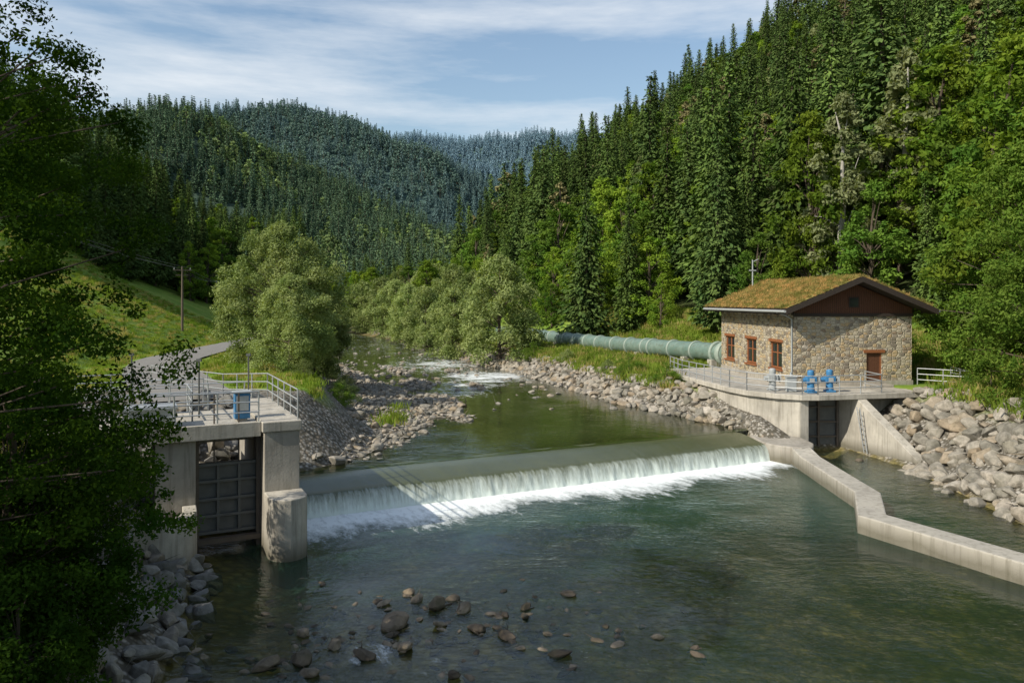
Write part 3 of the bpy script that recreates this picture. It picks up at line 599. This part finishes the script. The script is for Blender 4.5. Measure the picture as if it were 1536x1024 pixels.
# ------------------------------------------------------------------ instancing
def template_col(name,objs):
    c=bpy.data.collections.new(name)
    for o in objs: c.objects.link(o)
    return c
def instancer(name,P,rot,scl,idx,col):
    me=bpy.data.meshes.new(name); n=len(P); me.vertices.add(n); me.vertices.foreach_set('co',np.asarray(P,np.float32).ravel())
    a=me.attributes.new('rot','FLOAT_VECTOR','POINT'); a.data.foreach_set('vector',np.asarray(rot,np.float32).ravel())
    a=me.attributes.new('scl','FLOAT_VECTOR','POINT'); a.data.foreach_set('vector',np.asarray(scl,np.float32).ravel())
    a=me.attributes.new('idx','INT','POINT'); a.data.foreach_set('value',np.asarray(idx,np.int32))
    o=link(bpy.data.objects.new(name,me))
    ng=bpy.data.node_groups.new(name,'GeometryNodeTree')
    ng.interface.new_socket('Geometry',in_out='INPUT',socket_type='NodeSocketGeometry'); ng.interface.new_socket('Geometry',in_out='OUTPUT',socket_type='NodeSocketGeometry')
    gi=ng.nodes.new('NodeGroupInput');go=ng.nodes.new('NodeGroupOutput'); ip=ng.nodes.new('GeometryNodeInstanceOnPoints'); ci=ng.nodes.new('GeometryNodeCollectionInfo')
    ci.inputs['Collection'].default_value=col; ci.inputs['Separate Children'].default_value=True; ci.inputs['Reset Children'].default_value=True
    def na(nm,t):
        k=ng.nodes.new('GeometryNodeInputNamedAttribute'); k.data_type=t; k.inputs['Name'].default_value=nm
        return [s for s in k.outputs if s.enabled and s.name=='Attribute'][0]
    L=ng.links.new
    L(gi.outputs[0],ip.inputs['Points']); L(ci.outputs[0],ip.inputs['Instance']); ip.inputs['Pick Instance'].default_value=True
    L(na('idx','INT'),ip.inputs['Instance Index']); L(na('rot','FLOAT_VECTOR'),ip.inputs['Rotation']); L(na('scl','FLOAT_VECTOR'),ip.inputs['Scale'])
    L(ip.outputs[0],go.inputs[0])
    md=o.modifiers.new('scatter','NODES'); md.node_group=ng
    return o
def rock(name,seed,mat,flat=.65,npt=16):
    r=np.random.default_rng(seed); bm=bmesh.new(); P=r.normal(size=(npt,3)); P/=np.linalg.norm(P,axis=1)[:,None]
    P*=np.array([1,r.uniform(.65,.9),flat*r.uniform(.8,1.2)])*.5*r.uniform(.88,1.08,(npt,1))
    for p in P: bm.verts.new(p)
    bmesh.ops.convex_hull(bm,input=bm.verts[:])
    for v in [v for v in bm.verts if not v.link_faces]: bm.verts.remove(v)
    bmesh.ops.bevel(bm,geom=bm.edges[:]+bm.verts[:],offset=.045,segments=2,affect='EDGES',profile=.6)
    me=bpy.data.meshes.new(name); bm.to_mesh(me); bm.free(); me.materials.append(mat)
    for p in me.polygons: p.use_smooth=False
    return bpy.data.objects.new(name,me)
RC=template_col('rip_rap_stones',[rock('rip_rap_stone_%d'%i,100+i,ROCK) for i in range(7)])
RCW=template_col('warm_stones',[rock('warm_stone_%d'%i,200+i,ROCKW) for i in range(7)])
RCR=template_col('river_stones',[rock('river_stone_%d'%i,300+i,WETR,.62,30) for i in range(6)])
RCB=template_col('cobbles',[rock('cobble_%d'%i,400+i,ROCKW,.6,26) for i in range(5)])
def jgrid(x0,x1,y0,y1,s,rng=R,j=.45):
    gx,gy=np.meshgrid(np.arange(x0,x1,s),np.arange(y0,y1,s)); gx=gx+rng.uniform(-j,j,gx.shape)*s; gy=gy+rng.uniform(-j,j,gy.shape)*s
    return gx.ravel(),gy.ravel()
def rocks(name,x,y,size,col,nk,lift=.1,tilt=.5):
    n=len(x); z=H(x,y); s=size*R.uniform(.6,1.4,n)
    scl=np.stack([s*R.uniform(.9,1.3,n),s,s*R.uniform(.8,1.1,n)],1)
    rot=np.stack([R.uniform(-tilt,tilt,n),R.uniform(-tilt,tilt,n),R.uniform(0,6.28,n)],1)
    instancer(name,np.stack([x,y,z+lift*s],1),rot,scl,R.integers(0,nk,n),col)
def inbox(a,b,A0,A1,B0,B1): return (a>A0)&(a<A1)&(b>B0)&(b<B1)
x,y=jgrid(-20,-3,13,33,.5); d=sdf(x,y,polyL); a,b=inv(x,y)
k=(d>-.7)&(d<6)&(x<0)&~inbox(a,b,-6.1,0,-3.5,10)&(b<3)&~((a>-4.7)&(b>-4)); x,y=x[k],y[k]; rocks('rip_rap',x,y,.75,RC,7,.12)
x,y=jgrid(-22,-3,32,62,.62); d=sdf(x,y,polyU); a,b=inv(x,y); g=gbar(y)
k=(d>g-.4)&(d<g+3.4)&(x<0)&(a<-1.0)&(sdf(x,y,polyL)>.2)&~inbox(a,b,-6.1,-.9,-6,3.4); x,y=x[k],y[k]; rocks('rip_rap',x,y,.98,RC,7,.12)
x,y=jgrid(-38,4,35,112,.42); d=sdf(x,y,polyU); g=gbar(y); a,b=inv(x,y); z=H(x,y)
pr=np.where((d>0)|(z>1.15),.85,np.maximum(.4*np.exp(d/2.0),.35*ss(.9,1.15,z))); k=(d<g+.4)&(x<I(y,*CX)+2)&(R.random(len(x))<pr)&(y>35.5)&(b>4.2); x,y=x[k],y[k]
rocks('gravel_bar_cobbles',x,y,.32+.24*(R.random(len(x))**4)*2,RCB,5,.12,.3)
x,y=jgrid(-30,8,52,125,1.1); d=sdf(x,y,polyU); k=(d<0)&(R.random(len(x))<.20*np.exp(-((y-80)/26)**2)+.05*(y>70)); x,y=x[k],y[k]
n=len(x); s=R.uniform(.3,.95,n); instancer('riffle_rocks',np.stack([x,y,np.full(n,1.2)],1),np.stack([R.uniform(-.3,.3,n),R.uniform(-.3,.3,n),R.uniform(0,6,n)],1),np.stack([s,s,s*.7],1),R.integers(0,5,n),RCB)
x,y=jgrid(-12,18,44,112,.55); d=sdf(x,y,polyU); k=(d>-.5)&(d<2.5)&(x>I(y,*CX))&~((x>13.6)&(y<57.5)&(x>13.9-(y-49)*.2)); x,y=x[k],y[k]; rocks('rip_rap',x,y,.8,RCW,7,.12)
x,y=jgrid(19,33,18,49,.62); d=sdf(x,y,polyL); k=(d>-.6)&(d<5.2)&(x>20.3)&~((y>46.8)&(x>17))&~((x<22.2)&(y>41)&(x<22.3-(y-41)*.26)); x,y=x[k],y[k]; rocks('rip_rap',x,y,1.0,RCW,7,.12)
rs=[(-3.3,21.3,1.15),(-2.86,23,.6),(-2.2,22.5,.75),(-1.4,22.3,.7),(-.97,21,.65),(-.14,20.5,.55),(-2.8,19.9,.65),(-6.05,18.8,.75),(-3.7,19.3,.5),(1.2,19.5,.6),(1.7,23.5,.6),(-1.8,23.1,.5),(-3.8,22.7,.45),(-4.6,19.9,.5),(-4.9,18.5,.6),(-1.4,18.3,.45),(19.5,43.0,.6),(-.2,21.9,.35),(-3.2,23.6,.5),(.4,22.4,.4),(-5.6,20.6,.5),(-2.0,21.2,.4),(-5.3,19.3,.9)]
big=len(rs)
for t in range(230): rs.append((R.normal(-2.2,2.8),R.normal(20.8,1.8),R.uniform(.12,.45)))
rs=np.array(rs); n=len(rs); s=rs[:,2]; lift=np.where(np.arange(n)<big,.03,-.06)+R.uniform(-.05,.05,n)
instancer('river_rocks',np.stack([rs[:,0],rs[:,1],lift],1),np.stack([R.uniform(-.4,.4,n),R.uniform(-.4,.4,n),R.uniform(0,6.28,n)],1),np.stack([s*R.uniform(.9,1.4,n),s*.9,s*R.uniform(.6,.95,n)],1),R.integers(0,6,n),RCR)
# ------------------------------------------------------------------ plants
def leafq(P,size,rng,up=.4,out=None,aspect=.5,droop=0):
    n=len(P); nr=rng.normal(size=(n,3)); nr[:,2]+=up
    if out is not None: nr+=out*1.0
    nr/=np.linalg.norm(nr,axis=1)[:,None]+1e-9
    t=rng.normal(size=(n,3)); 
    if droop: t[:,2]-=droop
    t-=nr*(t*nr).sum(1)[:,None]; t/=np.linalg.norm(t,axis=1)[:,None]+1e-9
    b=np.cross(nr,t); s=(size*rng.uniform(.6,1.35,n))[:,None]
    return np.stack([P-t*s,P+b*s*aspect,P+t*s,P-b*s*aspect],1).reshape(-1,3)
def build_tree(name,V_leaf,tubes,lm,bm_):
    mb=MB()
    for p,r,k in tubes: mb.tube(p,r,k,0,True,False)
    VT=np.array(mb.v).reshape(-1,3); FT=np.array(mb.f,int).reshape(-1,4)
    n=len(V_leaf)//4; FL=np.arange(n*4).reshape(-1,4)+len(VT)
    return np_mesh(name,np.concatenate([VT,V_leaf]),np.concatenate([FT,FL]),[bm_,lm],np.concatenate([np.zeros(len(FT),int),np.ones(n,int)]))
def decid(name,h,Rr,base,ncl,nlf,ls,seed,lm,bm_=bark,aspect=.5,droop=0,crs=.22,slim=1.0,top=.62,limbs=.35,lean=(0,0),flat=.75,thin=1.0):
    r=np.random.default_rng(seed); P=[];OUT=[];T=[]
    tr=[Vector((0,0,-.3))]; 
    for i in range(1,7):
        f=i/6; tr.append(Vector((lean[0]*f+r.normal()*.04*h*f*.3,lean[1]*f+r.normal()*.04*h*f*.3,h*.88*f)))
    rad=[h*.02*(1-f*.88)+.01 for f in np.linspace(0,1,7)]; rad[0]*=1.3
    T.append((tr,rad,8))
    for c in range(ncl):
        u=r.uniform(0,1)**.85; ph_=r.uniform(0,6.283)
        pr=(max(0,math.sin(math.pi*min(1,(u*.93+.07)**top))))**.62*slim*(1+.22*math.sin(ph_*2+seed)+.12*math.sin(ph_*3+u*5))
        rr=Rr*pr*r.uniform(.15,1)**.45
        z=h*(base+(1-base)*u*.96)
        c0=Vector((rr*math.cos(ph_)+lean[0]*z/h,rr*math.sin(ph_)+lean[1]*z/h,z))
        cr=Rr*crs*r.uniform(.6,1.35)*(1.1-.45*u)
        n=int(nlf*(cr/(Rr*crs))**1.6)
        d=r.normal(size=(n,3)); d/=np.linalg.norm(d,axis=1)[:,None]; q=d*cr*(r.uniform(0,1,n)**.45)[:,None]*r.uniform(.8,1.25,(n,1)); q[:,2]*=flat
        if droop: q[:,2]-=.35*(q[:,0]**2+q[:,1]**2)/cr
        P.append(q+np.array(c0)); OUT.append(d)
        if r.random()<limbs:
            z0=z*r.uniform(.55,.85); k=min(5,int(z0/(h*.88)*6)); f=z0/(h*.88)*6-k; s0=tr[k].lerp(tr[min(6,k+1)],f)
            mid=s0.lerp(c0,.5)+Vector((0,0,h*.02)); T.append(([s0,mid,c0],[h*.0065*(1.2-u*.7)*thin,h*.004*thin,h*.0008+.003],5))
    P=np.concatenate(P); OUT=np.concatenate(OUT)
    return build_tree(name,leafq(P,ls,r,.5,OUT*1.1,aspect,droop),T,lm,bm_)
def spruce(name,h,Rr,nw,nbr,nseg,ls,seed,lm,base=.05,bm_=bark,jag=.3,outw=.8):
    r=np.random.default_rng(seed); T=[([Vector((0,0,-.3)),Vector((0,0,h*.5)),Vector((0,0,h*.985))],[h*.014,h*.008,h*.001+.01],7)]
    P=[];DIR=[]; SZ=[]
    for w in range(nw):
        f=base+(1-base)*(w/nw)**.95; z=h*f; L0=Rr*((1-f)/(1-base))**.82
        if f<base+.1: L0*=.6+4*(f-base)
        k=max(4,int(nbr*(1-f*.5))); off=r.uniform(0,6)
        for j in range(k):
            ph_=off+6.283*j/k+r.normal()*.25; L=L0*r.uniform(1-jag*1.3,1+jag*.5)+.15; m_=max(2,int(nseg*(L/Rr)+1.5))
            t=(np.arange(m_)+r.uniform(.2,.9,m_))/m_
            rr=L*t; zz=z-.28*L*t+.18*L*t*t+r.normal(size=m_)*.04*L
            lat=r.normal(size=m_)*.13*L*(1-t*.6)
            c,s=math.cos(ph_),math.sin(ph_)
            P.append(np.stack([rr*c-lat*s,rr*s+lat*c,zz],1)); DIR.append(np.stack([np.full(m_,c),np.full(m_,s),np.full(m_,-.55)],1)); SZ.append(ls*(.55+.6*(1-f))*np.ones(m_))
    P=np.concatenate(P);DIR=np.concatenate(DIR);SZ=np.concatenate(SZ); n=len(P); out=[]
    for rep in range(2):
        t=DIR+r.normal(size=(n,3))*.42; t/=np.linalg.norm(t,axis=1)[:,None]; nr=np.array([0,0,1.])+DIR*outw+r.normal(size=(n,3))*.5; b=np.cross(nr,t); b/=np.linalg.norm(b,axis=1)[:,None]
        s=(SZ*r.uniform(.6,1.3,n))[:,None]; q=P+r.normal(size=(n,3))*.12
        out.append(np.stack([q-t*s*.8,q+b*s*.42,q+t*s,q-b*s*.42],1).reshape(-1,3))
    return build_tree(name,np.concatenate(out),T,lm,bm_)
def O_(me): return bpy.data.objects.new(me.name,me)
nearT=[O_(spruce('ta_spruce',22,3.6,54,13,9,.38,1,L_spruce)),O_(spruce('tb_spruce',22,3.2,52,13,8,.37,2,L_spruce2)),O_(spruce('tc_spruce',22,4.0,50,13,10,.40,3,L_spruce,jag=.45)),
 O_(decid('td_beech',17,5.0,.1,85,125,.22,4,L_beech)),O_(decid('te_beech',16,4.6,.08,80,125,.22,5,L_beech2)),O_(decid('tf_beech',18,4.4,.12,85,125,.22,6,L_beech,slim=.9)),
 O_(decid('tg_pine',20,3.0,.45,50,100,.28,8,L_pine,flat=.5)),O_(decid('th_birch',18,3.0,.08,110,120,.2,9,L_birch,bark_birch,droop=.8,limbs=.06,thin=.5)),O_(spruce('ti_spruce',20,3.4,50,12,8,.40,12,L_spruce2,jag=.5))]
TN=template_col('forest_trees',nearT)
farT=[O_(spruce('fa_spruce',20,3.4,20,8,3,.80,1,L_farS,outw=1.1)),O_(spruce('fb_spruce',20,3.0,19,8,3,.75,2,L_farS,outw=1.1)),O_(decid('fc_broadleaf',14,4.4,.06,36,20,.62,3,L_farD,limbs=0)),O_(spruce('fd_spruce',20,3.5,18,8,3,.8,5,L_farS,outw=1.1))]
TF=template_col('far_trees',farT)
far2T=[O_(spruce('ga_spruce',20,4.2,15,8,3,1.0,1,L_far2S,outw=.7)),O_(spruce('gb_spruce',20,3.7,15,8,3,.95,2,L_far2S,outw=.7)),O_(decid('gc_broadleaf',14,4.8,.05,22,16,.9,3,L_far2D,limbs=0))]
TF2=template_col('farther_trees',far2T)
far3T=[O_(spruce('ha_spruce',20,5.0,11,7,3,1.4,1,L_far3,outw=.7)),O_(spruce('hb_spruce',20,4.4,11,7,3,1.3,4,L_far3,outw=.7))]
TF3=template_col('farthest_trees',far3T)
def frust(x,y,m=.10,mm=8): return (np.abs(x)<(.67+m)*y+mm)
def scatter(name,x,y,idx,s,col,sz=None,dz=-.3):
    n=len(x); z=H(x,y)+dz; sc=s*R.uniform(.62,1.22,n)
    wd=sc*R.uniform(.85,1.15,n)
    instancer(name,np.stack([x,y,z],1),np.stack([R.normal(0,.03,n),R.normal(0,.03,n),R.uniform(0,6.28,n)],1),np.stack([wd,wd,sc],1),idx,col)
    print(name,n)
# right hillside
x,y=jgrid(-45,260,46,400,4.8); dr=x-xR(y); dU=sdf(x,y,polyU)
k=(dr>I(y,[46,60,75,100,150],[7.5,7,5,4,2]))&frust(x,y)&(dU>6)&~((x>15)&(x<30)&(y<68))&(R.random(len(x))<.97)
k&=(dr<150)
x,y,dr=x[k],y[k],dr[k]
sp=vn(x,y,17,51,2)+.0; r=R.random(len(x))
con=(sp>.61)|(r<.16); con|=(y>150)&(r<.28); con&=(dr>6)
idx=np.where(con,np.array([0,1,2,8])[R.integers(0,4,len(x))],np.array([3,4,5,4])[R.integers(0,4,len(x))])
idx=np.where(r>.965,6,idx); idx=np.where((r>.935)&(r<=.965),7,idx)
s=np.where(dr<9,.66,1.05)*np.where(con,1.18,.98)
scatter('forest_right_hillside',x,y,idx,s,TN)
# left hillside
x,y=jgrid(-260,-20,22,330,5.0); dl=xH(y)-x
k=(dl>I(y,[20,60,95,118,150],[44,44,38,22,5]))&frust(x,y)&(sdf(x,y,polyU)>5)&(dl<140)
x,y=x[k],y[k]; sp=vn(x,y,18,61,2); r=R.random(len(x)); con=(sp>.45)|(r<.2)
idx=np.where(con,np.array([0,1,2,0])[R.integers(0,4,len(x))],np.array([3,4,4,5])[R.integers(0,4,len(x))])
scatter('forest_left_hillside',x,y,idx,np.full(len(x),.95),TN)
x,y=jgrid(-130,60,150,300,5.4); k=(sdf(x,y,polyU)>4)&(x>xH(y))&(x<xR(y)+3)&frust(x,y); x,y=x[k],y[k]; scatter('valley_trees',x,y,np.array([3,5,4,0])[R.integers(0,4,len(x))],np.full(len(x),.7),TN)
# hill A
x,y=jgrid(-380,140,235,490,4.5); z=H(x,y); k=(frust(x,y,.03)&(xH(y)-x<150))|((y>300)&frust(x,y,.03)); x,y=x[k],y[k]
sp=vn(x,y,45,81,3); r=R.random(len(x)); br=((sp>.52)&(r<.7))|(r<.12); gap=(np.hypot((x+135)/26,(y-352)/9)<1)
idx=np.where(br,2,np.array([0,1,3])[R.integers(0,3,len(x))]); k=~gap
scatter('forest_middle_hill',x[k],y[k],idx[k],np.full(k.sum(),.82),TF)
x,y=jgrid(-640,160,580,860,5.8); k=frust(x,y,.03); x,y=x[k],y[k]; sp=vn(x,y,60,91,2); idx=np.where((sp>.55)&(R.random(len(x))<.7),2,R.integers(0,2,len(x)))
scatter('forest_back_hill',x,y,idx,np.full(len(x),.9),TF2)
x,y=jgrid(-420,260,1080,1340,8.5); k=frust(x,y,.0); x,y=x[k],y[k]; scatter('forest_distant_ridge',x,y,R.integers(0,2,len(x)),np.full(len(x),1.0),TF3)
# individual trees
def place(name,me,x,y,rz=0,s=1,dz=-.15,z=None):
    o=bpy.data.objects.new(name,me); zz=float(H(np.array([x]),np.array([y]))[0]) if z is None else z
    o.location=(x,y,zz+dz); o.rotation_euler=(0,0,rz); o.scale=(s,s,s) if not hasattr(s,'__len__') else s; return link(o)
wA=decid('willow_a',11,4.4,.02,220,340,.12,21,L_willow,aspect=.3,droop=.7,crs=.2,top=.75)
wB=decid('willow_b',10,3.6,.02,190,330,.12,22,L_willow,aspect=.3,droop=.7,crs=.22,limbs=.15,top=.7)
wC=decid('willow_c',10,4.2,.03,130,190,.17,23,L_willow,aspect=.33,droop=.6,crs=.22,limbs=.2)
wD=decid('willow_d',10,3.9,.03,120,190,.17,24,L_willow,aspect=.33,droop=.6,crs=.24,limbs=.2)
place('willow_tree',wA,-17.8,59,.3,1.02); place('willow_tree',wB,-15.2,52.5,1,(.76,.76,.70)); place('willow_tree',wC,-20.5,71,2,.95); place('willow_tree',wB,-16.6,64,2,.9)
for i,(x,y,s) in enumerate([(-1.5,90,1.28),(-8.0,103,1.0),(-5.5,109,1.05),(-13.5,120,1.05),(-10,129,1.2),(-19,140,1.1),(-23,152,1.2),(-28,166,1.3),(-36,184,1.3),(-16,152,1.3),(-25,174,1.3),(-34,114,.9),(-40,132,1.1),(-46,146,1.2)]):
    place('willow_tree',[wC,wD][i%2],x,y,i*1.3,s)
bT=nearT[7].data
place('birch_tree',bT,31,72,.5,1.12); place('birch_tree',bT,38,74,2,1.25); 
place('spruce_tree',nearT[2].data,9.6,99,.5,1.0); place('spruce_tree',nearT[0].data,21.5,80,.5,.95); place('spruce_tree',nearT[1].data,14.5,95,1.5,.8)
place('spruce_tree',nearT[0].data,30,80,2.5,1.15)
fg=decid('alder_foreground',15,5.1,.0,600,290,.046,31,L_fg,aspect=.6,crs=.10,top=.95,limbs=.25,lean=(.2,.2),thin=.35)
place('broadleaf_tree',fg,-11.9,13.5,0,1,z=2.8)
fg2=decid('alder_b',13,3.8,.0,230,260,.062,32,L_fg,aspect=.55,crs=.15,limbs=.2,thin=.6)
place('broadleaf_tree',fg2,-14.2,18.5,1,1.1,z=3.5)
fg3=decid('alder_c',6.6,2.7,.0,230,260,.046,33,L_fg,aspect=.6,crs=.15,limbs=.2,thin=.5,top=.95)
place('broadleaf_tree',fg3,-10.0,15.2,.7,1,z=1.4)
bs=decid('bush_a',2.4,1.5,.0,60,170,.05,41,L_bush,aspect=.5,crs=.28,limbs=.3)
bs2=decid('bush_b',2.0,1.4,.0,50,170,.05,42,L_willow,aspect=.4,crs=.3,limbs=.3)
bs3=decid('bush_c',3.0,1.7,.0,90,200,.05,43,L_fg,aspect=.5,crs=.25,limbs=.3)
for x,y,s,mm in [(-8.9,13.8,1.0,bs3),(-8.2,12.2,.9,bs3),(-10.2,15.6,1.2,bs3),(-9.5,16.6,.42,bs),(-11.6,18,1.0,bs3),(-12.8,22,1.2,bs3),(-8.0,13.3,.38,bs)]: place('shrub',mm,x,y,x,s)
rt=decid('ash_right',11.5,4.0,.02,170,300,.10,51,L_bush,aspect=.45,crs=.19,limbs=.3,thin=.6)
place('broadleaf_tree',rt,28.2,40,0,1.0); place('broadleaf_tree',rt,31.5,46,2,1.25); place('broadleaf_tree',rt,27.6,33.5,4,.8); place('broadleaf_tree',nearT[3].data,32,50,4,.8)
for x,y,s,mm in [(25.8,36.3,1.0,bs),(25.4,33.5,1.0,bs),(26.8,38.3,1.0,bs),(25.0,31,1.0,bs2),(9.6,63,.8,bs),(8.3,66,.6,bs2),(11.5,57,.7,bs),(5.5,76,.7,bs2),(2.4,84,.8,bs),(27.5,44,.9,bs),(-13,60,.8,bs2),(-11.3,50,.6,bs),(-13.2,48.5,.6,bs2),(-12.2,55,.9,bs2),(-17.5,72,1.2,bs2),(-19.5,78,1.2,bs),(-22,86,1.3,bs2),(20.5,69,.9,bs),(29.5,57,1.2,bs),(15.5,72,.8,bs)]: place('shrub',mm,x,y,x*3,s)
def tuft(name,seed,h,rad,nb,lm,w=.014):
    r=np.random.default_rng(seed); p=r.normal(size=(nb,2))*rad*.5; hh=h*r.uniform(.5,1.2,nb); an=r.uniform(0,6.28,nb); ln=r.uniform(.1,.5,nb)*hh
    c=np.cos(an);s=np.sin(an); d=r.uniform(0,6.28,nb)
    b0=np.stack([p[:,0]-s*w,p[:,1]+c*w,0*hh],1); b1=np.stack([p[:,0]+s*w,p[:,1]-c*w,0*hh],1); m1=np.stack([p[:,0]+np.cos(d)*ln*.4+s*w,p[:,1]+np.sin(d)*ln*.4-c*w,hh*.6],1); t=np.stack([p[:,0]+np.cos(d)*ln,p[:,1]+np.sin(d)*ln,hh],1)
    V=np.stack([b0,b1,m1,t],1).reshape(-1,3); return O_(np_mesh(name,V,np.arange(nb*4).reshape(-1,4),[lm]))
TG=template_col('grass_tufts',[tuft('tuft_a',1,.42,.5,70,L_grass,.02),tuft('tuft_b',2,.6,.5,60,L_grass,.02),tuft('tuft_c',3,.3,.55,80,L_grass,.022)])
TS=template_col('sedum_tufts',[tuft('sedum_a',1,.2,.3,60,L_sedum,.014),tuft('sedum_b',2,.28,.3,50,L_sedum,.012)])
def tufts(name,x,y,s):
    n=len(x); sc=s*R.uniform(.6,1.4,n); instancer(name,np.stack([x,y,H(x,y)-.03],1),np.stack([R.normal(0,.1,n),R.normal(0,.1,n),R.uniform(0,6.28,n)],1),np.stack([sc*1.3,sc*1.3,sc],1),R.integers(0,3,n),TG)
x,y=jgrid(-8,34,46,112,.55); d=sdf(x,y,polyU); k=(d>1.9)&(d<40)&(x-xR(y)<9)&(x>-8)&~((x>12.2)&(x<27.8)&(y<64))&(sdf(x,y,polyL)>4.5); tufts('grass',x[k],y[k],.75+.45*vn(x[k],y[k],4,7,2))
x,y=jgrid(-70,-8,41,120,.85); d=sdf(x,y,polyU); rdst=np.abs(x-I(y,[36,43,52,62,74,88,104],[-15,-19,-24,-28,-30.2,-32,-34.5])); k=(d>gbar(y)+2.6)&(rdst>2.8)&(xH(y)-x<26)&frust(x,y,0,0); tufts('grass',x[k],y[k],.45+.35*vn(x[k],y[k],4,7,2))
x,y=jgrid(-20,-8,12,30,.5); d=sdf(x,y,polyL); k=(d>4.8); tufts('grass',x[k],y[k],np.full(k.sum(),1.0))
x,y=jgrid(23,34,22,48,.5); d=sdf(x,y,polyL); k=(d>4.6)&~((y>46)&(x<28)); tufts('grass',x[k],y[k],np.full(k.sum(),1.1))
gx,gy=jgrid(-.9,8.9,y0+.2,y1-.2,.2); rzv=np.where(gx<=4,4.98+.41*(gx+1.05),4.98+.41*(9.05-gx))+.06
n=len(gx); s=R.uniform(.4,.95,n)
o=instancer('roof_sedum',np.stack([gx,gy,rzv],1),np.stack([R.normal(0,.2,n),R.normal(0,.2,n),R.uniform(0,6,n)],1),np.stack([s,s,s],1),R.integers(0,2,n),TS); o.parent=ph
# ------------------------------------------------------------------ poles
def pole(x,y,h):
    e=empty('utility_pole',(x,y,float(H(np.array([x]),np.array([y]))[0])),.5)
    mb=MB(); mb.tube([(0,0,-.3),(0,0,h)],[.16,.1],8); mb.obj('post',[WOODP],e)
    mb=MB(); mb.box(-1.0,1.0,-.06,.06,h-.5,h-.36); mb.box(-.7,.7,.07,.17,h-1.1,h-.98); mb.obj('crossarms',[WOODP],e)
    mb=MB()
    for xx in (-.9,0,.9): mb.tube([(xx,0,h-.36),(xx,0,h-.12)],[.05,.03],6)
    mb.obj('insulators',[GREY],e); return (x,y,float(H(np.array([x]),np.array([y]))[0])+h-.15)
p1=pole(-40,93,7.8); p2=pole(-46.8,124,7.2); p0=(-36,40,17)
mb=MB()
for dz,dx in ((0,-.8),(0,.8),(-.1,0)):
    for a,b in ((p0,p1),(p1,p2)):
        pts=[]
        for t in np.linspace(0,1,12): pts.append((a[0]+(b[0]-a[0])*t+dx*.8,a[1]+(b[1]-a[1])*t+dx*.3,a[2]+(b[2]-a[2])*t+dz-1.2*4*t*(1-t)*.5))
        mb.tube(pts,.015,4)
mb.obj('power_lines',[DSTEEL])
mb=MB(); mb.tube([(21.5,68.5,3.4),(21.5,68.5,12.6)],[.09,.06],8); mb.tube([(21.5,68.5,12.4),(22.0,68.5,12.65)],.04,6); mb.box(21.2,21.8,68.42,68.58,11.6,11.7); mb.box(21.3,21.7,68.3,68.7,3.3,3.6); mb.obj('mast_pole',[GREY])
# ------------------------------------------------------------------ light & world
sv_=Vector((-.74,-.46,.68)).normalized(); el=math.asin(sv_.z); az=math.atan2(sv_.x,sv_.y)
sun=bpy.data.lights.new('sun','SUN'); sun.energy=5.0; sun.angle=math.radians(.5); sun.color=(1,.92,.78)
so=link(bpy.data.objects.new('sun',sun)); so.rotation_euler=sv_.to_track_quat('Z','Y').to_euler()
w=bpy.data.worlds.new('World'); scene.world=w; w.use_nodes=True; nt=w.node_tree; nt.nodes.clear()
wo=nt.nodes.new('ShaderNodeOutputWorld'); bg=nt.nodes.new('ShaderNodeBackground'); sk=nt.nodes.new('ShaderNodeTexSky'); sk.sky_type='NISHITA'; sk.sun_disc=False; sk.sun_elevation=el; sk.sun_rotation=az%(2*math.pi); sk.air_density=1.3; sk.dust_density=1.2; sk.ozone_density=1.6
tc=nt.nodes.new('ShaderNodeTexCoord').outputs['Generated']
mp=N(nt,'ShaderNodeMapping'); mp.inputs['Scale'].default_value=(1.2,1.2,7.5); mp.inputs['Rotation'].default_value=(0,.16,0); nt.links.new(tc,mp.inputs['Vector'])
c1=noise(nt,mp.outputs[0],1.5,9,.6)
cl=mask(nt,c1,.46,.74)
col=mixc(nt,math_(nt,'MULTIPLY',cl,.85),sk.outputs[0],(6.1,6.35,6.6))
nt.links.new(col,bg.inputs[0]); bg.inputs[1].default_value=.15; nt.links.new(bg.outputs[0],wo.inputs[0])
# ------------------------------------------------------------------ camera
cam=bpy.data.cameras.new('camera'); cam.sensor_width=36; cam.lens=36*1150/1536; cam.shift_y=-62/1536; cam.clip_end=6000; cam.clip_start=.1
co=link(bpy.data.objects.new('camera',cam)); co.location=(0,0,9); co.rotation_euler=(math.pi/2,0,0); scene.camera=co
scene.view_settings.view_transform='Standard'; scene.view_settings.look='None'; scene.view_settings.exposure=0
